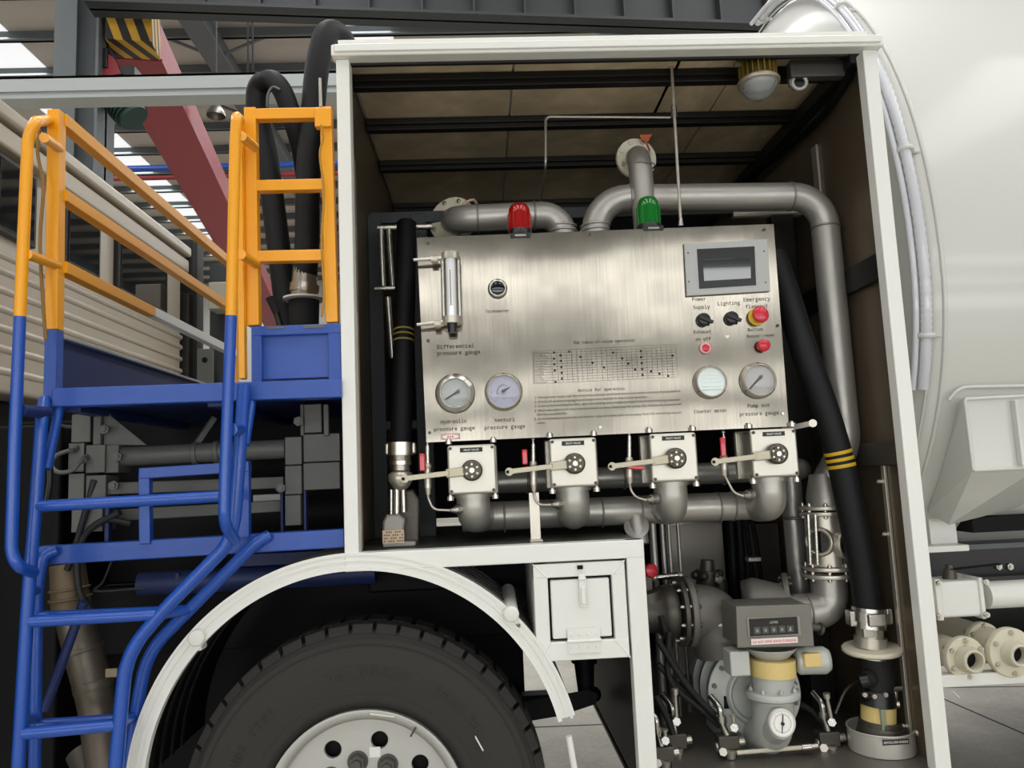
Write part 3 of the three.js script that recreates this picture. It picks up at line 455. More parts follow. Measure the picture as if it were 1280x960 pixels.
{
  const z = -0.33, r = M(18, z), g = thing('main_pipe', 'long grey steel pipe running over the panel and down beside the black hose', 'pipe');
  const b = W(1028, 245, z), e = W(1047, 640, z);
  const pts = [W(743, 330, z), W(746, 254, z), V(b.x, b.y, z), V(b.x + 0.002, W(1050, 556, z).y, z), W(1031, 606, -0.36)]; pts[1].y = (pts[1].y + b.y + 0.03) / 2;
  part('pipe_run', pipe(pts, r, [r * 2.3, r * 2.3, r], 24), MT.pipe, g);
  const d = pts[2].clone().sub(pts[1]).normalize(); for (const t of [r * 2.4, pts[1].distanceTo(pts[2]) - r * 2.4]) part('weld_bead', ring(pts[1].clone().addScaledVector(d, t), d, r, 0.004), MT.weld, g);
  part('weld_bead', ring(V(b.x, b.y - r * 2.4, z), V(0, 1, 0), r, 0.004), MT.weld, g); part('collar', [ring(W(744, 283, z), V(0, 1, 0), r, 0.005), ring(W(743.5, 289, z), V(0, 1, 0), r, 0.005)], MT.pipe, g);
}
{
  const z = -0.3, r = M(15.5, z), g = thing('vent_pipe', 'grey elbow pipe with bolted flange and copper strap above the green beacon', 'pipe');
  part('pipe_run', pipe([W(792, 200, -0.6), W(799, 196, z), W(809, 305, z)], r, r * 1.6, 24), MT.pipe, g);
  part('weld_bead', ring(W(803.5, 208, z), V(0.05, 1, 0), r, 0.003), MT.weld, g);
  flange(g, W(795, 199, -0.44), V(0.12, -0.05, 1), M(27, -0.44), 0.022, 8, MT.cream, MT.bolt, 0);
  const c = W(806, 172, -0.4); part('copper_strap', [hull(c.clone().add(V(-0.02, 0.012, 0)), c.clone().add(V(0.03, 0.014, 0)), c.clone().add(V(0.012, -0.016, 0)), c.clone().add(V(-0.012, -0.012, 0)), c.clone().add(V(0, 0, -0.02))), bar(c.clone().add(V(0.002, -0.01, 0)), c.clone().add(V(0.016, -0.055, 0)), 0.016, 0.004)], MT.copper, g);
}
{
  const z = -0.45; single('conduit', sweep(bend([WY(676, 252, W(676, 252, -0.8).y), W(682, 206, z), W(682, 146, z), W(838, 147, z)], 0.02), 0.0055, 10), MT.steel, 'thin bent steel conduit above the panel, ending at the straight rod', 'conduit');
  const g = thing('hanger_rod', 'thin straight steel rod dropping from the cabinet roof to the panel top', 'rod');
  part('rod', cyl(W(851, 280, -0.2), W(840.5, 98, -0.2)  .setY(ceilY - 0.006), 0.006, 0.006, 12), MT.steel, g); part('joint', cyl(W(843, 147, -0.2), W(842, 133, -0.2), 0.011), MT.bright, g); part('foot', cyl(W(851, 283, -0.2), W(851, 273, -0.2), 0.011, 0.007), MT.bright, g);
}
{
  const z = -0.13, c = W(948, 101, z), k = M(1, z), g = thing('cabinet_lamp', 'round explosion proof lamp with ribbed body and glass dome under the cabinet roof', 'lamp');
  part('housing', cyl(V(c.x, c.y - k * 2, z), V(c.x, c.y + k * 40, z), k * 20, k * 18, 28), std('#5a4a1e', 0.5, 0.3), g);
  for (let i = 0; i < 20; i++) { const t = i / 20 * 6.283; part('cooling_fin', bx(-0.002, 0.002, c.y - k * 2, c.y + k * 24, k * 18, k * 25, 0.001).rotateY(t).translate(c.x, 0, z), std('#7a6426', 0.5, 0.3), g); }
  part('rim', rev([[k * 22, 0], [k * 27, 0], [k * 28, k * 4], [k * 24, k * 8], [k * 20, k * 8]], V(c.x, c.y - k * 6, z), V(0, 1, 0)), std('#b9b0a0', 0.4, 0.7), g);
  part('glass_dome', rev([[0, -k * 24], [k * 10, -k * 22.5], [k * 18, -k * 17], [k * 23, -k * 9], [k * 25, -k * 3]], V(c.x, c.y - k * 2, z), V(0, 1, 0)), phys('#e4e8ea', 0.12, 0, { clearcoat: 1, transmission: 0.75, thickness: 0, side: THREE.DoubleSide }), g);
  part('reflector', rev([[0, -k * 10], [k * 16, -k * 6], [k * 20, 0]], V(c.x, c.y - k * 4, z), V(0, 1, 0)), std('#d8d8d4', 0.3, 0.8, { side: THREE.DoubleSide }), g);
  part('cable_gland', cyl(W(918, 80, z), W(932, 80, z), k * 4.5), std('#8b846e', 0.5, 0.5), g);
}
{
  const z = -0.13, c = W(999, 103, z), k = M(1, z), g = thing('round_camera', 'small round dark camera with pale ring under the cabinet roof', 'camera');
  part('ring', ring(c, V(-0.1, -0.1, 1), k * 9, k * 3), std('#a8a49c', 0.4, 0.5), g); part('lens', cyl(c.clone().add(V(0, 0, -0.03)), c.clone().add(V(0, 0, 0.006)), k * 7), MT.darkGlass, g); part('bracket', [bx(c.x - k * 13, c.x - k * 10, c.y - k * 4, c.y + k * 8, z - 0.02, z, 0.002), bx(c.x + k * 10, c.x + k * 13, c.y - k * 4, c.y + k * 8, z - 0.02, z, 0.002)], std('#8d8a84', 0.4, 0.5), g);
  const p = pb(988, 74, 1062, 95, -0.11, 0.04); single('ceiling_box', p, std('#4b4945', 0.5, 0.3), 'flat grey junction box beside the round camera', 'box');
}
{
  const xr = cx1 - 0.02, y = lintelY - 0.06; single('corner_cable', hose([V(xr - 0.03, y + 0.03, -0.1), V(xr - 0.035, y - 0.02, -0.3), V(xr - 0.05, y - 0.01, -0.7), V(xr - 0.09, y + 0.01, -1.1), V(xr - 0.12, y + 0.02, -1.45)], 0.016), MT.black, 'black cable along the upper corner of the cabinet wall', 'cable');
}

// ---------- ball valves ----------
const VZ = -0.1;
const hubs = [[590, 588], [717.5, 579.5], [843, 573], [969, 567.5]];
const valveWords = ['nearest the docked hose nozzle', 'second along from the hose nozzle, above the flat bracket', 'third along, above the white locker corner', 'nearest the banded hose'];
const v0 = W(...hubs[0], VZ);
{
  const g = thing('ball_valve', 'square steel lever valve, ' + valveWords[0], 'valve', 'row of square lever valves'), k = M(1, VZ), z = VZ;
  const X = (dx) => v0.x + dx * k, Y = (dy) => v0.y - dy * k;
  part('front_cover', bx(X(-30), X(30), Y(29), Y(-32), z - 0.02, z, 0.01), MT.valve, g);
  part('body', [bx(X(-26), X(30), Y(27), Y(-30), z - 0.16, z - 0.02, 0.01), bx(X(-31), X(33), Y(31), Y(-33), z - 0.175, z - 0.15, 0.006)], MT.valve, g);
  part('outlet_collar', cyl(V(X(0), Y(34), z - 0.085), V(X(0), Y(24), z - 0.085), k * 24), MT.pipe, g);
  for (const [a, b] of [[-28, 30], [28, 30], [-28, -32], [28, -32]]) bolt(V(X(a), Y(b + (b > 0 ? 6 : -2)), z - 0.022), V(0, 1, 0), k * 4.5, k * 5, MT.bolt, g);
  for (const [a, b] of [[-26, 25], [26, 25], [-26, -28], [26, -28]]) bolt(V(X(a), Y(b), z), V(0, 0, 1), k * 2.2, k * 2, MT.iron, g, 'screw');
  plate('nameplate', V(X(0), Y(-25.5), z + 0.002), k * 28, k * 5.5, 0.004, plateMat('INLET VALVE'), g);
  const hub = part('hub', rev([[0, 0], [k * 12, 0], [k * 13, 0.006], [k * 13, 0.026], [k * 10, 0.032], [k * 9.4, 0.027], [0, 0.027]], v0, V(0, 0, 1), 36), std('#5f5a4e', 0.35, 0.8), g);
  for (let i = 0; i < 12; i++) { const a = i / 12 * 6.283; part('stud', cyl(V(v0.x + Math.cos(a) * k * 7.5, v0.y + Math.sin(a) * k * 7.5, z + 0.02), V(v0.x + Math.cos(a) * k * 7.5, v0.y + Math.sin(a) * k * 7.5, z + 0.033), k * 1.7, k * 1.4, 8), i % 2 ? MT.steel : MT.iron, hub); }
  part('centre_nut', cyl(V(v0.x, v0.y, z + 0.02), V(v0.x, v0.y, z + 0.036), k * 4, k * 3.4, 6), MT.bright, hub);
  const dir = V(-87, -7, 0).normalize(), P = (t, dz) => v0.clone().addScaledVector(dir, t * k).add(V(0, 0, dz));
  part('lever', [bar(P(10, 0.024), P(32, 0.024), 0.012, k * 11, 0.003), bar(P(28, 0.03), P(82, 0.036), 0.008, k * 6.6, 0.002), cyl(P(82, 0.032), P(82, 0.04), k * 5, k * 5)], std('#a59f8c', 0.38, 0.9), g);
  part('lever_eye', cyl(P(84, 0.035), P(84, 0.042), k * 2), MT.black, g);
  hubs.slice(1).forEach((h, i) => { const c = g.clone(); c.name = num('ball_valve'); c.userData = { ...g.userData, label: 'square steel lever valve, ' + valveWords[i + 1] }; const p = W(...h, VZ); c.userData.shift = p.clone().sub(v0); scene.add(c); things.push(c); });
}
// elbows and manifold
{
  const z = -0.36, r = M(17.5, z), g = thing('lower_manifold', 'thick grey steel manifold pipe with four elbows hanging under the lever valves', 'pipe');
  const cs = [[591, 646], [715, 642], [837, 636], [957, 632]];
  const eR = M(20.5, -0.2);
  cs.forEach(([px, py], i) => { const h = W(...hubs[i], VZ), zz = VZ - 0.085, y = W(px, py, zz).y, m = W(px, py, z); part('elbow', pipe([V(h.x, h.y - M(30, VZ), zz), V(h.x, y + 0.004, zz), V(h.x + 0.02, m.y, z)], eR, eR * 1.15, 24), MT.pipe, g); });
  const a = W(578, 647, z), b = W(965, 632, z); part('manifold_pipe', cyl(V(a.x, (a.y + b.y) / 2 + 0.005, z), V(b.x, (a.y + b.y) / 2 - 0.0, z), r), MT.pipe, g);
  for (const px of [630, 752, 800, 898, 916]) { const p = W(px, 640, z); part('weld_bead', ring(V(p.x, (a.y + b.y) / 2, z), V(1, 0, 0), r, 0.004), MT.weld, g); }
  const t = W(795, 658, z); part('branch_boss', [cyl(V(t.x, t.y + 0.04, z + 0.02), V(t.x, t.y - 0.06, z + 0.04), 0.035), rev([[0, 0], [0.045, 0], [0.045, 0.014], [0, 0.014]], V(t.x - 0.005, t.y - 0.0, z + 0.04), V(-0.3, 0.5, 1))], MT.pipe, g);
}
{ const z = -0.55, p = W(600, 604, z), q = W(1000, 587, z); const g = thing('rear_manifold', 'second dark grey pipe running level behind the lever valves', 'pipe'); part('manifold_pipe', cyl(V(p.x, p.y, z), V(q.x, p.y, z), M(13.5, z)), MT.pipe, g); for (const px of [660, 780, 905]) part('clamp_ring', ring(V(W(px, 600, z).x, p.y, z), V(1, 0, 0), M(14, z), 0.006), MT.weld, g); part('end_cap', ball(V(q.x, p.y, z), M(13.4, z)), MT.pipe, g); }
{ const g = thing('flat_bracket', 'upright flat steel bracket standing on the shelf between the first and second elbows', 'bracket'), z = -0.16; const a = W(661, 616, z), b = W(676, 668, z); part('upright', bx(a.x, b.x, sillTop - 0.003, a.y, z - 0.006, z, 0.001), MT.steel, g); part('foot', bx(a.x - 0.004, b.x + 0.004, sillTop - 0.004, sillTop + 0.004, z - 0.03, z + 0.03, 0.001), MT.steel, g); }
// sampling valves with red handles
[[534.5, 557, 583, 610, 'v', [[535, 621], [541, 637], [563, 638]], 528, 'under the sticker end of the panel'], [666.5, 555, 580, 606, 'v', [[668, 618], [672, 631], [689, 631]], 655.5, 'above the flat upright bracket'], [786.6, 545, 575, 596, 'h', [[788, 612], [795, 622], [808, 625]], 794, 'its red handle lying flat behind a lever'], [904.5, 546, 572, 587, 'v', [[910, 602], [917, 616], [929, 620]], 902.5, 'nearest the fourth elbow']].forEach(([px, y0, y1, y2, kind, tube, hx, words], i) => {
  const z = -0.14, k = M(1, z), g = thing('sampling_valve', 'slim steel sampling valve with a red handle, ' + words, 'valve', 'red handled sampling valves');
  const a = W(px, y0, z), b = W(px, y1, z), c = W(px + 0.5, y2, z);
  part('stem', [cyl(b, a, k * 3, k * 2.6, 12), cyl(a, a.clone().add(V(0, k * 5, 0)), k * 1.6, k * 1.2, 10), ball(a.clone().add(V(0, k * 6, 0)), k * 2.2)], MT.bright, g);
  part('body', [cyl(c, b, k * 4.6, k * 4.2, 6), cyl(c.clone().add(V(0, -k * 8, 0)), c, k * 3, k * 4, 6), ball(b, k * 4.8)], MT.steel, g);
  if (kind === 'v') part('handle', [bx(W(hx, 570, z).x - k * 3.4, W(hx, 570, z).x + k * 3.4, W(hx, i === 1 ? 581 : i ? 571 : 589, z).y, W(hx, i === 1 ? 562 : i ? 547 : 567, z).y, z + 0.012, z + 0.024, 0.004)], MT.red, g);
  else part('handle', bar(W(784, 584, z + 0.015), W(805, 585, z + 0.015), 0.012, k * 5, 0.004), MT.red, g);
  const pts = [c.clone().add(V(0, -k * 6, 0)), ...tube.map(([x, y]) => W(x, y, z + 0.01))];
  part('tube', sweep(bend(pts, 0.02), k * 1.5, 10), MT.steel, g);
  const e = pts[pts.length - 1]; part('nozzle', [cyl(e, e.clone().add(V(k * 9, k * 0.5, -0.02)), k * 2.5, k * 6, 14), cyl(e.clone().add(V(k * 7, 0, -0.016)), e.clone().add(V(k * 15, k, -0.03)), k * 7, k * 7, 6)], MT.bright, g);
});
{ const g = thing('side_lever', 'worn steel lever sticking out past the lower corner of the control panel', 'lever'); part('handle', [bar(W(982, 536, -0.2), W(1016, 529, -0.14), 0.006, M(7, -0.15), 0.002), cyl(W(1016, 529, -0.145), W(1016, 529, -0.135), M(5, -0.14))], MT.steel, g); part('pivot', cyl(W(976, 538, -0.24), W(984, 536, -0.19), M(7, -0.2)), MT.iron, g); }
// docked hose nozzle on the shelf
{
  const z = -0.2, k = M(1, z), y0 = sillTop - 0.004, c = W(501, 560, z), g = thing('hose_nozzle', 'stainless hose coupling and cast nozzle docked at the end of the shelf', 'nozzle');
  const P = (px, py) => W(px, py, z), R = (r0, pa, pb2, r1 = r0) => cyl(P(501, pb2), P(501, pa), k * r0, k * r1, 28);
  part('coupling', [R(17, 553, 569), R(12.5, 569, 576, 13.5), R(14, 576, 581), R(13, 581, 588, 12)], MT.bright, g);
  for (const dx of [-16, 16]) part('coupling_ear', bx(P(501 + dx, 560).x - k * 3, P(501 + dx, 560).x + k * 3, P(501, 568).y, P(501, 554).y, z - 0.02, z + 0.02, 0.006), MT.steel, g);
  part('neck', [rev([[k * 12, 0], [k * 15, k * 4], [k * 15, k * 12], [k * 10, k * 16]], P(501, 605), V(0, 1, 0)), R(10, 590, 606), ball(P(501, 600), k * 13)], MT.steel, g);
  part('trigger_stem', [cyl(P(496, 655), P(496, 608), k * 3.6), cyl(P(489, 648), P(489, 612), k * 2), cyl(P(505, 640), P(504, 606), k * 3)], MT.bright, g);
  part('back_shell', prism([P(483, 684), P(522, 684), P(523, 625), P(515, 612), P(488, 612), P(484, 640)], z - 0.09, z - 0.03, 0.008), MT.iron, g);
  part('base_block', [prism([P(480, 682), P(503, 682), P(508, 648), P(500, 642), P(484, 643), P(479, 652)], z - 0.03, z + 0.03, 0.008), bx(P(479, 677).x, P(521, 677).x, y0, P(500, 676).y, z - 0.09, z + 0.03, 0.006)], std('#85807a', 0.4, 0.6), g);
  plate('rating_plate', V(P(493, 670).x, P(493, 670).y, z + 0.032), k * 26, k * 16, 0.003, new THREE.MeshStandardMaterial({ roughness: 0.45, metalness: 0.3, map: canvasTex(128, 80, (x) => { x.fillStyle = '#b9a48a'; x.fillRect(0, 0, 128, 80); x.fillStyle = '#5c4a3a'; for (let j = 0; j < 4; j++) for (let i = 0; i < 9; i++) if ((i * 7 + j * 3) % 4) x.fillRect(8 + i * 13, 8 + j * 18, 9, 8); }) }), g);
  const h = thing('dark_hose', 'black hose with dull yellow bands hanging behind the panel edge into the docked nozzle', 'hose'); const pts = [P(501, 556), W(503, 480, z - 0.02), W(506, 380, -0.28), W(508, 280, -0.4)];
  part('hose_body', hose(pts, k * 13.5), MT.black, h); const C = new THREE.CatmullRomCurve3(pts, false, 'centripetal'); for (const py of [424, 430, 437]) { const t = (556 - py) / 276, p = C.getPointAt(t * 0.98), d = C.getTangentAt(t); part('band', cyl(p.clone().addScaledVector(d, -0.003), p.clone().addScaledVector(d, 0.003), k * 13.5 + 0.001), std('#7a6c2a', 0.7), h); }
}
// dark rack of bars at the back of the upper bay
{
  const g = thing('inner_frame', 'dark upright frame with polished cross bars in the shadow behind the panel', 'frame');
  const z = -0.6; const y0 = sillTop - 0.004;
  for (const [a, b] of [[464, 482], [520, 540]]) part('upright', bx(W(a, 500, z).x, W(b, 500, z).x, y0, W(465, 268, z).y, z - 0.05, z, 0.003), MT.hallDark, g);
  part('top_rail', bx(cx0 + 0.02, W(1000, 270, z).x, W(500, 278, z).y, W(500, 264, z).y, z - 0.047, z - 0.004, 0.003), MT.hallDark, g);
  part('mid_rail', bx(W(456, 500, z).x, W(545, 530, z).x, W(500, 536, z).y, W(500, 526, z).y, z - 0.047, z - 0.004, 0.003), MT.hallDark, g);
  const zz = -0.45; part('polished_bar', cyl(W(472, 285, zz), W(540, 283, zz), M(4, zz)), MT.bright, g); part('polished_bar', cyl(W(468, 361, zz), W(496, 360, zz), M(3, zz)), MT.bright, g); part('polished_bar', cyl(W(476, 286, zz), W(479, 358, zz), M(4, zz)), MT.bright, g); part('polished_bar', cyl(W(486, 286, zz), W(491, 358, zz), M(3.4, zz)), MT.bright, g);
  part('polished_bar', cyl(W(485, 372, zz), W(491, 448, zz), M(5, zz)), MT.bright, g); part('top_rail', cyl(W(915, 268, -0.62), W(1000, 266, -0.62), 0.02), MT.steel, g);
  part('upright', bx(W(975, 400, z).x, W(1003, 400, z).x, FLOOR_Y, W(985, 268, z).y, z - 0.06, z, 0.003), MT.dark, g);
}

// ---------- lower bay: sight glass, meter, nozzle ----------
{
  const z = -0.36, g = thing('sight_glass', 'steel sight glass with round window between two bolted flanges', 'sight glass'), k = M(1, z);
  const P = (px, py, dz = 0) => W(px, py, z + dz);
  part('reducer', rev([[k * 17, 0], [k * 24, -k * 28], [k * 24, -k * 44]], P(1029, 592), V(-0.03, 1, 0)), MT.pipe, g);
  const U = V(0, 1, 0);
  for (const [px, py] of [[1031, 634], [1031, 641], [1036, 709], [1036, 718]]) flange(g, P(px, py), U, k * (py < 680 ? 32 : 33), k * 5, 8, py === 641 || py === 709 ? MT.steel : MT.valve, MT.bolt, 0, 0.008);
  part('glass_body', cyl(P(1036, 706), P(1031, 643), k * 25, k * 25, 28), MT.steel, g);
  for (const [px, py, sx] of [[1043, 681, 0.55], [1009, 678, -0.75]]) { const c = V(P(1033.5, 679).x + Math.sin(sx) * k * 24.5, P(px, py).y, z + Math.cos(sx) * k * 24.5), d = V(Math.sin(sx), 0, Math.cos(sx)); const w = part('window_ring', rev([[k * 13, -k * 8], [k * 18, -k * 8], [k * 18, k * 4], [k * 13.5, k * 5], [k * 13, 0]], V(c.x, W(px, py, c.z).y, c.z), d), MT.steel, g); part('window_glass', cyl(V(c.x, W(px, py, c.z).y, c.z).addScaledVector(d, -0.005), V(c.x, W(px, py, c.z).y, c.z).addScaledVector(d, k * 1.5), k * 13.4), MT.darkGlass, w); }
  for (const px of [1013, 1022, 1052]) part('tie_rod', cyl(P(px, 706, 0.065), P(px - 3, 643, 0.065), k * 2.4, k * 2.4, 10), MT.bright, g);
  part('elbow', pipe([P(1036, 716), P(1037, 760), P(1004, 766), P(960, 764)], k * 22, k * 26, 24), MT.pipe, g);
  part('weld_bead', ring(P(1008, 765.5), V(1, 0.02, 0), k * 22, 0.004), MT.weld, g);
}
{ const z = -0.55, g = thing('riser_pipe', 'plain vertical grey pipe behind the sight glass', 'pipe'); const a = W(991, 770, z), b = W(988, 596, z); part('pipe_run', cyl(V(b.x, a.y, z), V(b.x, b.y, z), M(13, z)), MT.pipe, g); part('clamp', ring(W(1016, 646, z + 0.02).setX(b.x + 0.0), V(0, 1, 0), M(14, z), 0.006), MT.weld, g); }
{
  const z = -0.24, g = thing('flow_meter', 'grey flow meter with counter head, taped joints and white dial gauge', 'meter'), k = M(1, z), P = (px, py, dz = 0) => W(px, py, z + dz), N = V(0, 0, 1);
  // counter head
  const hz = z + 0.1, hk = M(1, hz), H = (px, py, dz = 0) => W(px, py, hz + dz);
  const hd = part('counter_head', prism([H(924, 809), H(1016, 807), H(1013, 757), H(922, 760)], hz - 0.18, hz - 0.012, 0.004), MT.meterDark, g);
  part('front_frame', [prism([H(922, 810), H(1018, 808), H(1014, 755), H(920, 758)].reverse().reverse(), hz - 0.014, hz, 0.003)], std('#77746c', 0.5, 0.3), hd);
  part('counter_window', prism([H(935, 796), H(1001, 794), H(999, 770), H(933, 772)], hz - 0.002, hz + 0.004, 0.001), std('#8d8a80', 0.4, 0.4), hd);
  const ct = canvasTex(256, 100, (c) => { c.fillStyle = '#111'; c.fillRect(0, 0, 256, 100); c.fillStyle = '#b9b9b2'; c.font = 'bold 17px sans-serif'; c.textAlign = 'center'; c.fillText('LITRE', 130, 32); c.fillStyle = '#4a4c4a'; for (let i = 0; i < 5; i++) c.fillRect(22 + i * 44, 48, 34, 40); c.fillStyle = '#c9cac5'; c.font = '24px sans-serif'; for (let i = 0; i < 4; i++) c.fillText('0', 39 + i * 44, 78); c.fillStyle = '#eee'; c.fillText('2', 39 + 176, 78); });
  { const a = H(967, 783, 0.005); plate('counter_face', a, hk * 60, hk * 20.5, 0.004, new THREE.MeshStandardMaterial({ map: ct, roughness: 0.25 }), hd).rotation.z = 0; }
  plate('warning_label', H(968, 801, 0.002), hk * 58, hk * 7, 0.003, new THREE.MeshStandardMaterial({ roughness: 0.6, map: textTex('DO NOT OPEN WHEN RUNNING', '#e9dcd8', '#c8666a', 256, 32, 0.62) }), hd);
  part('reset_knob', [cyl(H(1014, 783, -0.05), H(1026, 785, -0.05), hk * 5), cyl(H(1024, 786, -0.05), H(1028, 787, -0.05), hk * 8, hk * 7)], MT.iron, hd); bolt(H(902, 782, -0.1), V(-1, 0, 0), 0.008, 0.008, MT.steel, hd);
  // neck and adapters
  part('funnel', rev([[k * 18, 0], [k * 22, k * 3], [k * 30, k * 11], [k * 30, k * 13]], P(964, 822, 0.02), V(0, 1, 0)), MT.meter, g);
  part('taped_joint', cyl(P(966, 843, 0.03), P(965, 823, 0.03), k * 27, k * 27, 32), MT.tape, g, 'joint wrapped in yellow tape');
  part('neck', [cyl(P(966, 866, 0.03), P(966, 843, 0.03), k * 23, k * 25, 32), rev([[0, 0], [k * 31, 0], [k * 32, k * 2], [k * 32, k * 7], [k * 30, k * 9], [0, k * 9]], P(966, 871, 0.03), V(0, 1, 0))], MT.meter, g);
  for (let i = 0; i < 8; i++) { const a = i / 8 * 6.283, c = P(966, 861, 0.03); bolt(V(c.x + Math.cos(a) * k * 27, c.y, c.z + Math.sin(a) * k * 27), V(0, 1, 0), 0.008, 0.009, MT.meter, g); }
  part('side_box', pb(913, 814, 938, 846, z + 0.08, 0.08, 0.006), MT.meter, g);
  { const a = P(994, 826, 0.03), b = P(1036, 825, 0.05); const cp = part('side_drum', rev([[0, 0], [k * 13, 0], [k * 16, k * 4], [k * 16, k * 34], [k * 12, k * 40], [0, k * 42]], a, b.clone().sub(a)), MT.meter, g); part('tape_patch', bx(P(1006, 826, 0.09).x, P(1028, 826, 0.09).x, P(1017, 835, 0.09).y, P(1017, 817, 0.09).y, z + 0.05, z + 0.04 + k * 17.5, 0.006), MT.tape, cp); }
  part('elbow_body', [pipe([P(966, 868, 0.03), P(967, 915, 0.03), P(950, 918, -0.1)], k * 24, k * 28, 28), cyl(P(962, 914, 0.0), P(975, 907, 0.105), k * 20, k * 15)], MT.meter, g);
  { const c = P(977.5, 904, 0.13), gg = part('dial_gauge', rev([[0, -0.03], [k * 14, -0.03], [k * 16, -0.01], [k * 16, 0.004], [k * 14, 0.007], [k * 13.6, 0.002], [0, 0.002]], c, V(0.05, 0.05, 1)), std('#d6d4ce', 0.4), g); part('dial', orient(new THREE.CylinderGeometry(k * 13.6, k * 13.6, 0.003, 40).rotateY(Math.PI / 2), V(0.05, 0.05, 1), c.clone().add(V(0, 0, 0.0025))), new THREE.MeshStandardMaterial({ roughness: 0.4, map: canvasTex(128, 128, (x) => { x.fillStyle = '#f0efe9'; x.fillRect(0, 0, 128, 128); x.strokeStyle = '#333'; x.lineWidth = 2; for (let i = 0; i < 40; i++) { const a = i / 40 * 6.283; x.beginPath(); x.moveTo(64 + 44 * Math.cos(a), 64 + 44 * Math.sin(a)); x.lineTo(64 + (i % 5 ? 51 : 54) * Math.cos(a), 64 + (i % 5 ? 51 : 54) * Math.sin(a)); x.stroke(); } }) }), gg); part('needle', [bar(c.clone().add(V(-k * 1.5, -k * 10, 0.006)), c.clone().add(V(k * 1.2, k * 10, 0.006)), 0.005, 0.002, 0.0005), cyl(c.clone().add(V(0, 0, 0.002)), c.clone().add(V(0, 0, 0.009)), k * 2)], MT.blackPaint, gg); }
  // drum
  const dz = -0.08, C = (d) => { const c = P(944, 868, dz); return V(c.x, c.y, z + dz - d); }, dk = M(1, z + dz);
  part('drum', rev([[0, 0], [dk * 40, 0], [dk * 44, -0.01], [dk * 50, -0.012], [dk * 50, -0.3], [0, -0.3]], C(0), N, 48), MT.meter, g);
  const cover = part('drum_cover', rev([[0, 0], [dk * 56, 0], [dk * 57.5, -0.003], [dk * 57.5, -0.02], [0, -0.02]], C(0.004), N, 56), MT.meter, g);
  for (let i = 0; i < 14; i++) { const a = i / 14 * 6.283 + 0.2, c = C(0.004); bolt(c.clone().add(V(Math.cos(a) * dk * 51, Math.sin(a) * dk * 51, 0)), N, 0.009, 0.009, MT.meterDark, cover); }
  part('raised_ring', rev([[dk * 28, 0], [dk * 30, 0.02], [dk * 34, 0.02], [dk * 37, 0]], C(0.005), N, 48), MT.meter, g);
  part('slot', bx(P(905, 878, dz).x, P(911, 878, dz).x, P(908, 886, dz).y, P(908, 870, dz).y, z + dz - 0.01, z + dz + 0.002, 0.002), MT.black, cover);
  for (const d of [0.1, 0.19]) part('drum_ring', rev([[0, 0], [dk * 57, 0], [dk * 57, -0.03], [0, -0.03]], C(d), N, 56), MT.meter, g);
  part('foot', bx(P(908, 930, dz).x, P(985, 930, dz).x, FLOOR_Y, P(945, 915, dz).y, z + dz - 0.25, z + dz - 0.012, 0.006), MT.meter, g);
  // inlet and outlet
  const pz = -0.42, pk = M(1, pz), Q = (px, py) => W(px, py, pz);
  part('inlet_elbow', pipe([Q(860, 766), Q(893, 766), Q(905, 815)], pk * 34, pk * 40, 28), MT.meterDark, g);
  flange(g, Q(860, 764), V(1, 0, 0), pk * 42, pk * 8, 10, MT.meterDark, MT.iron); 
  part('outlet_dome', [rev([[0, 0], [pk * 30, 0], [pk * 33, pk * 14], [pk * 22, pk * 50], [pk * 21, pk * 54]], Q(930, 757), V(1, 0.05, 0.25)), pipe([Q(925, 757), Q(915, 800)], pk * 30, 0.01)], MT.meterDark, g);
  flange(g, Q(984, 750), V(1, 0.05, 0.35), pk * 33, pk * 7, 10, MT.meterDark, MT.iron);
}
{
  const z = -0.42, k = M(1, z), Q = (px, py) => W(px, py, z), g = thing('rubber_joint', 'dark bulged rubber pipe joint bolted to the flow meter inlet', 'pipe joint');
  part('bellows', rev([[k * 24, -k * 40], [k * 24, -k * 24], [k * 31, -k * 17], [k * 33, -k * 8], [k * 30, 0]], Q(844, 764), V(1, 0, 0)), MT.iron, g);
  flange(g, Q(850, 764), V(1, 0, 0), k * 42, k * 6, 10, MT.iron, MT.bolt); part('pipe_stub', pipe([Q(828, 764), Q(812, 764), Q(806, 740)], k * 20, 0.03), MT.iron, g);
}
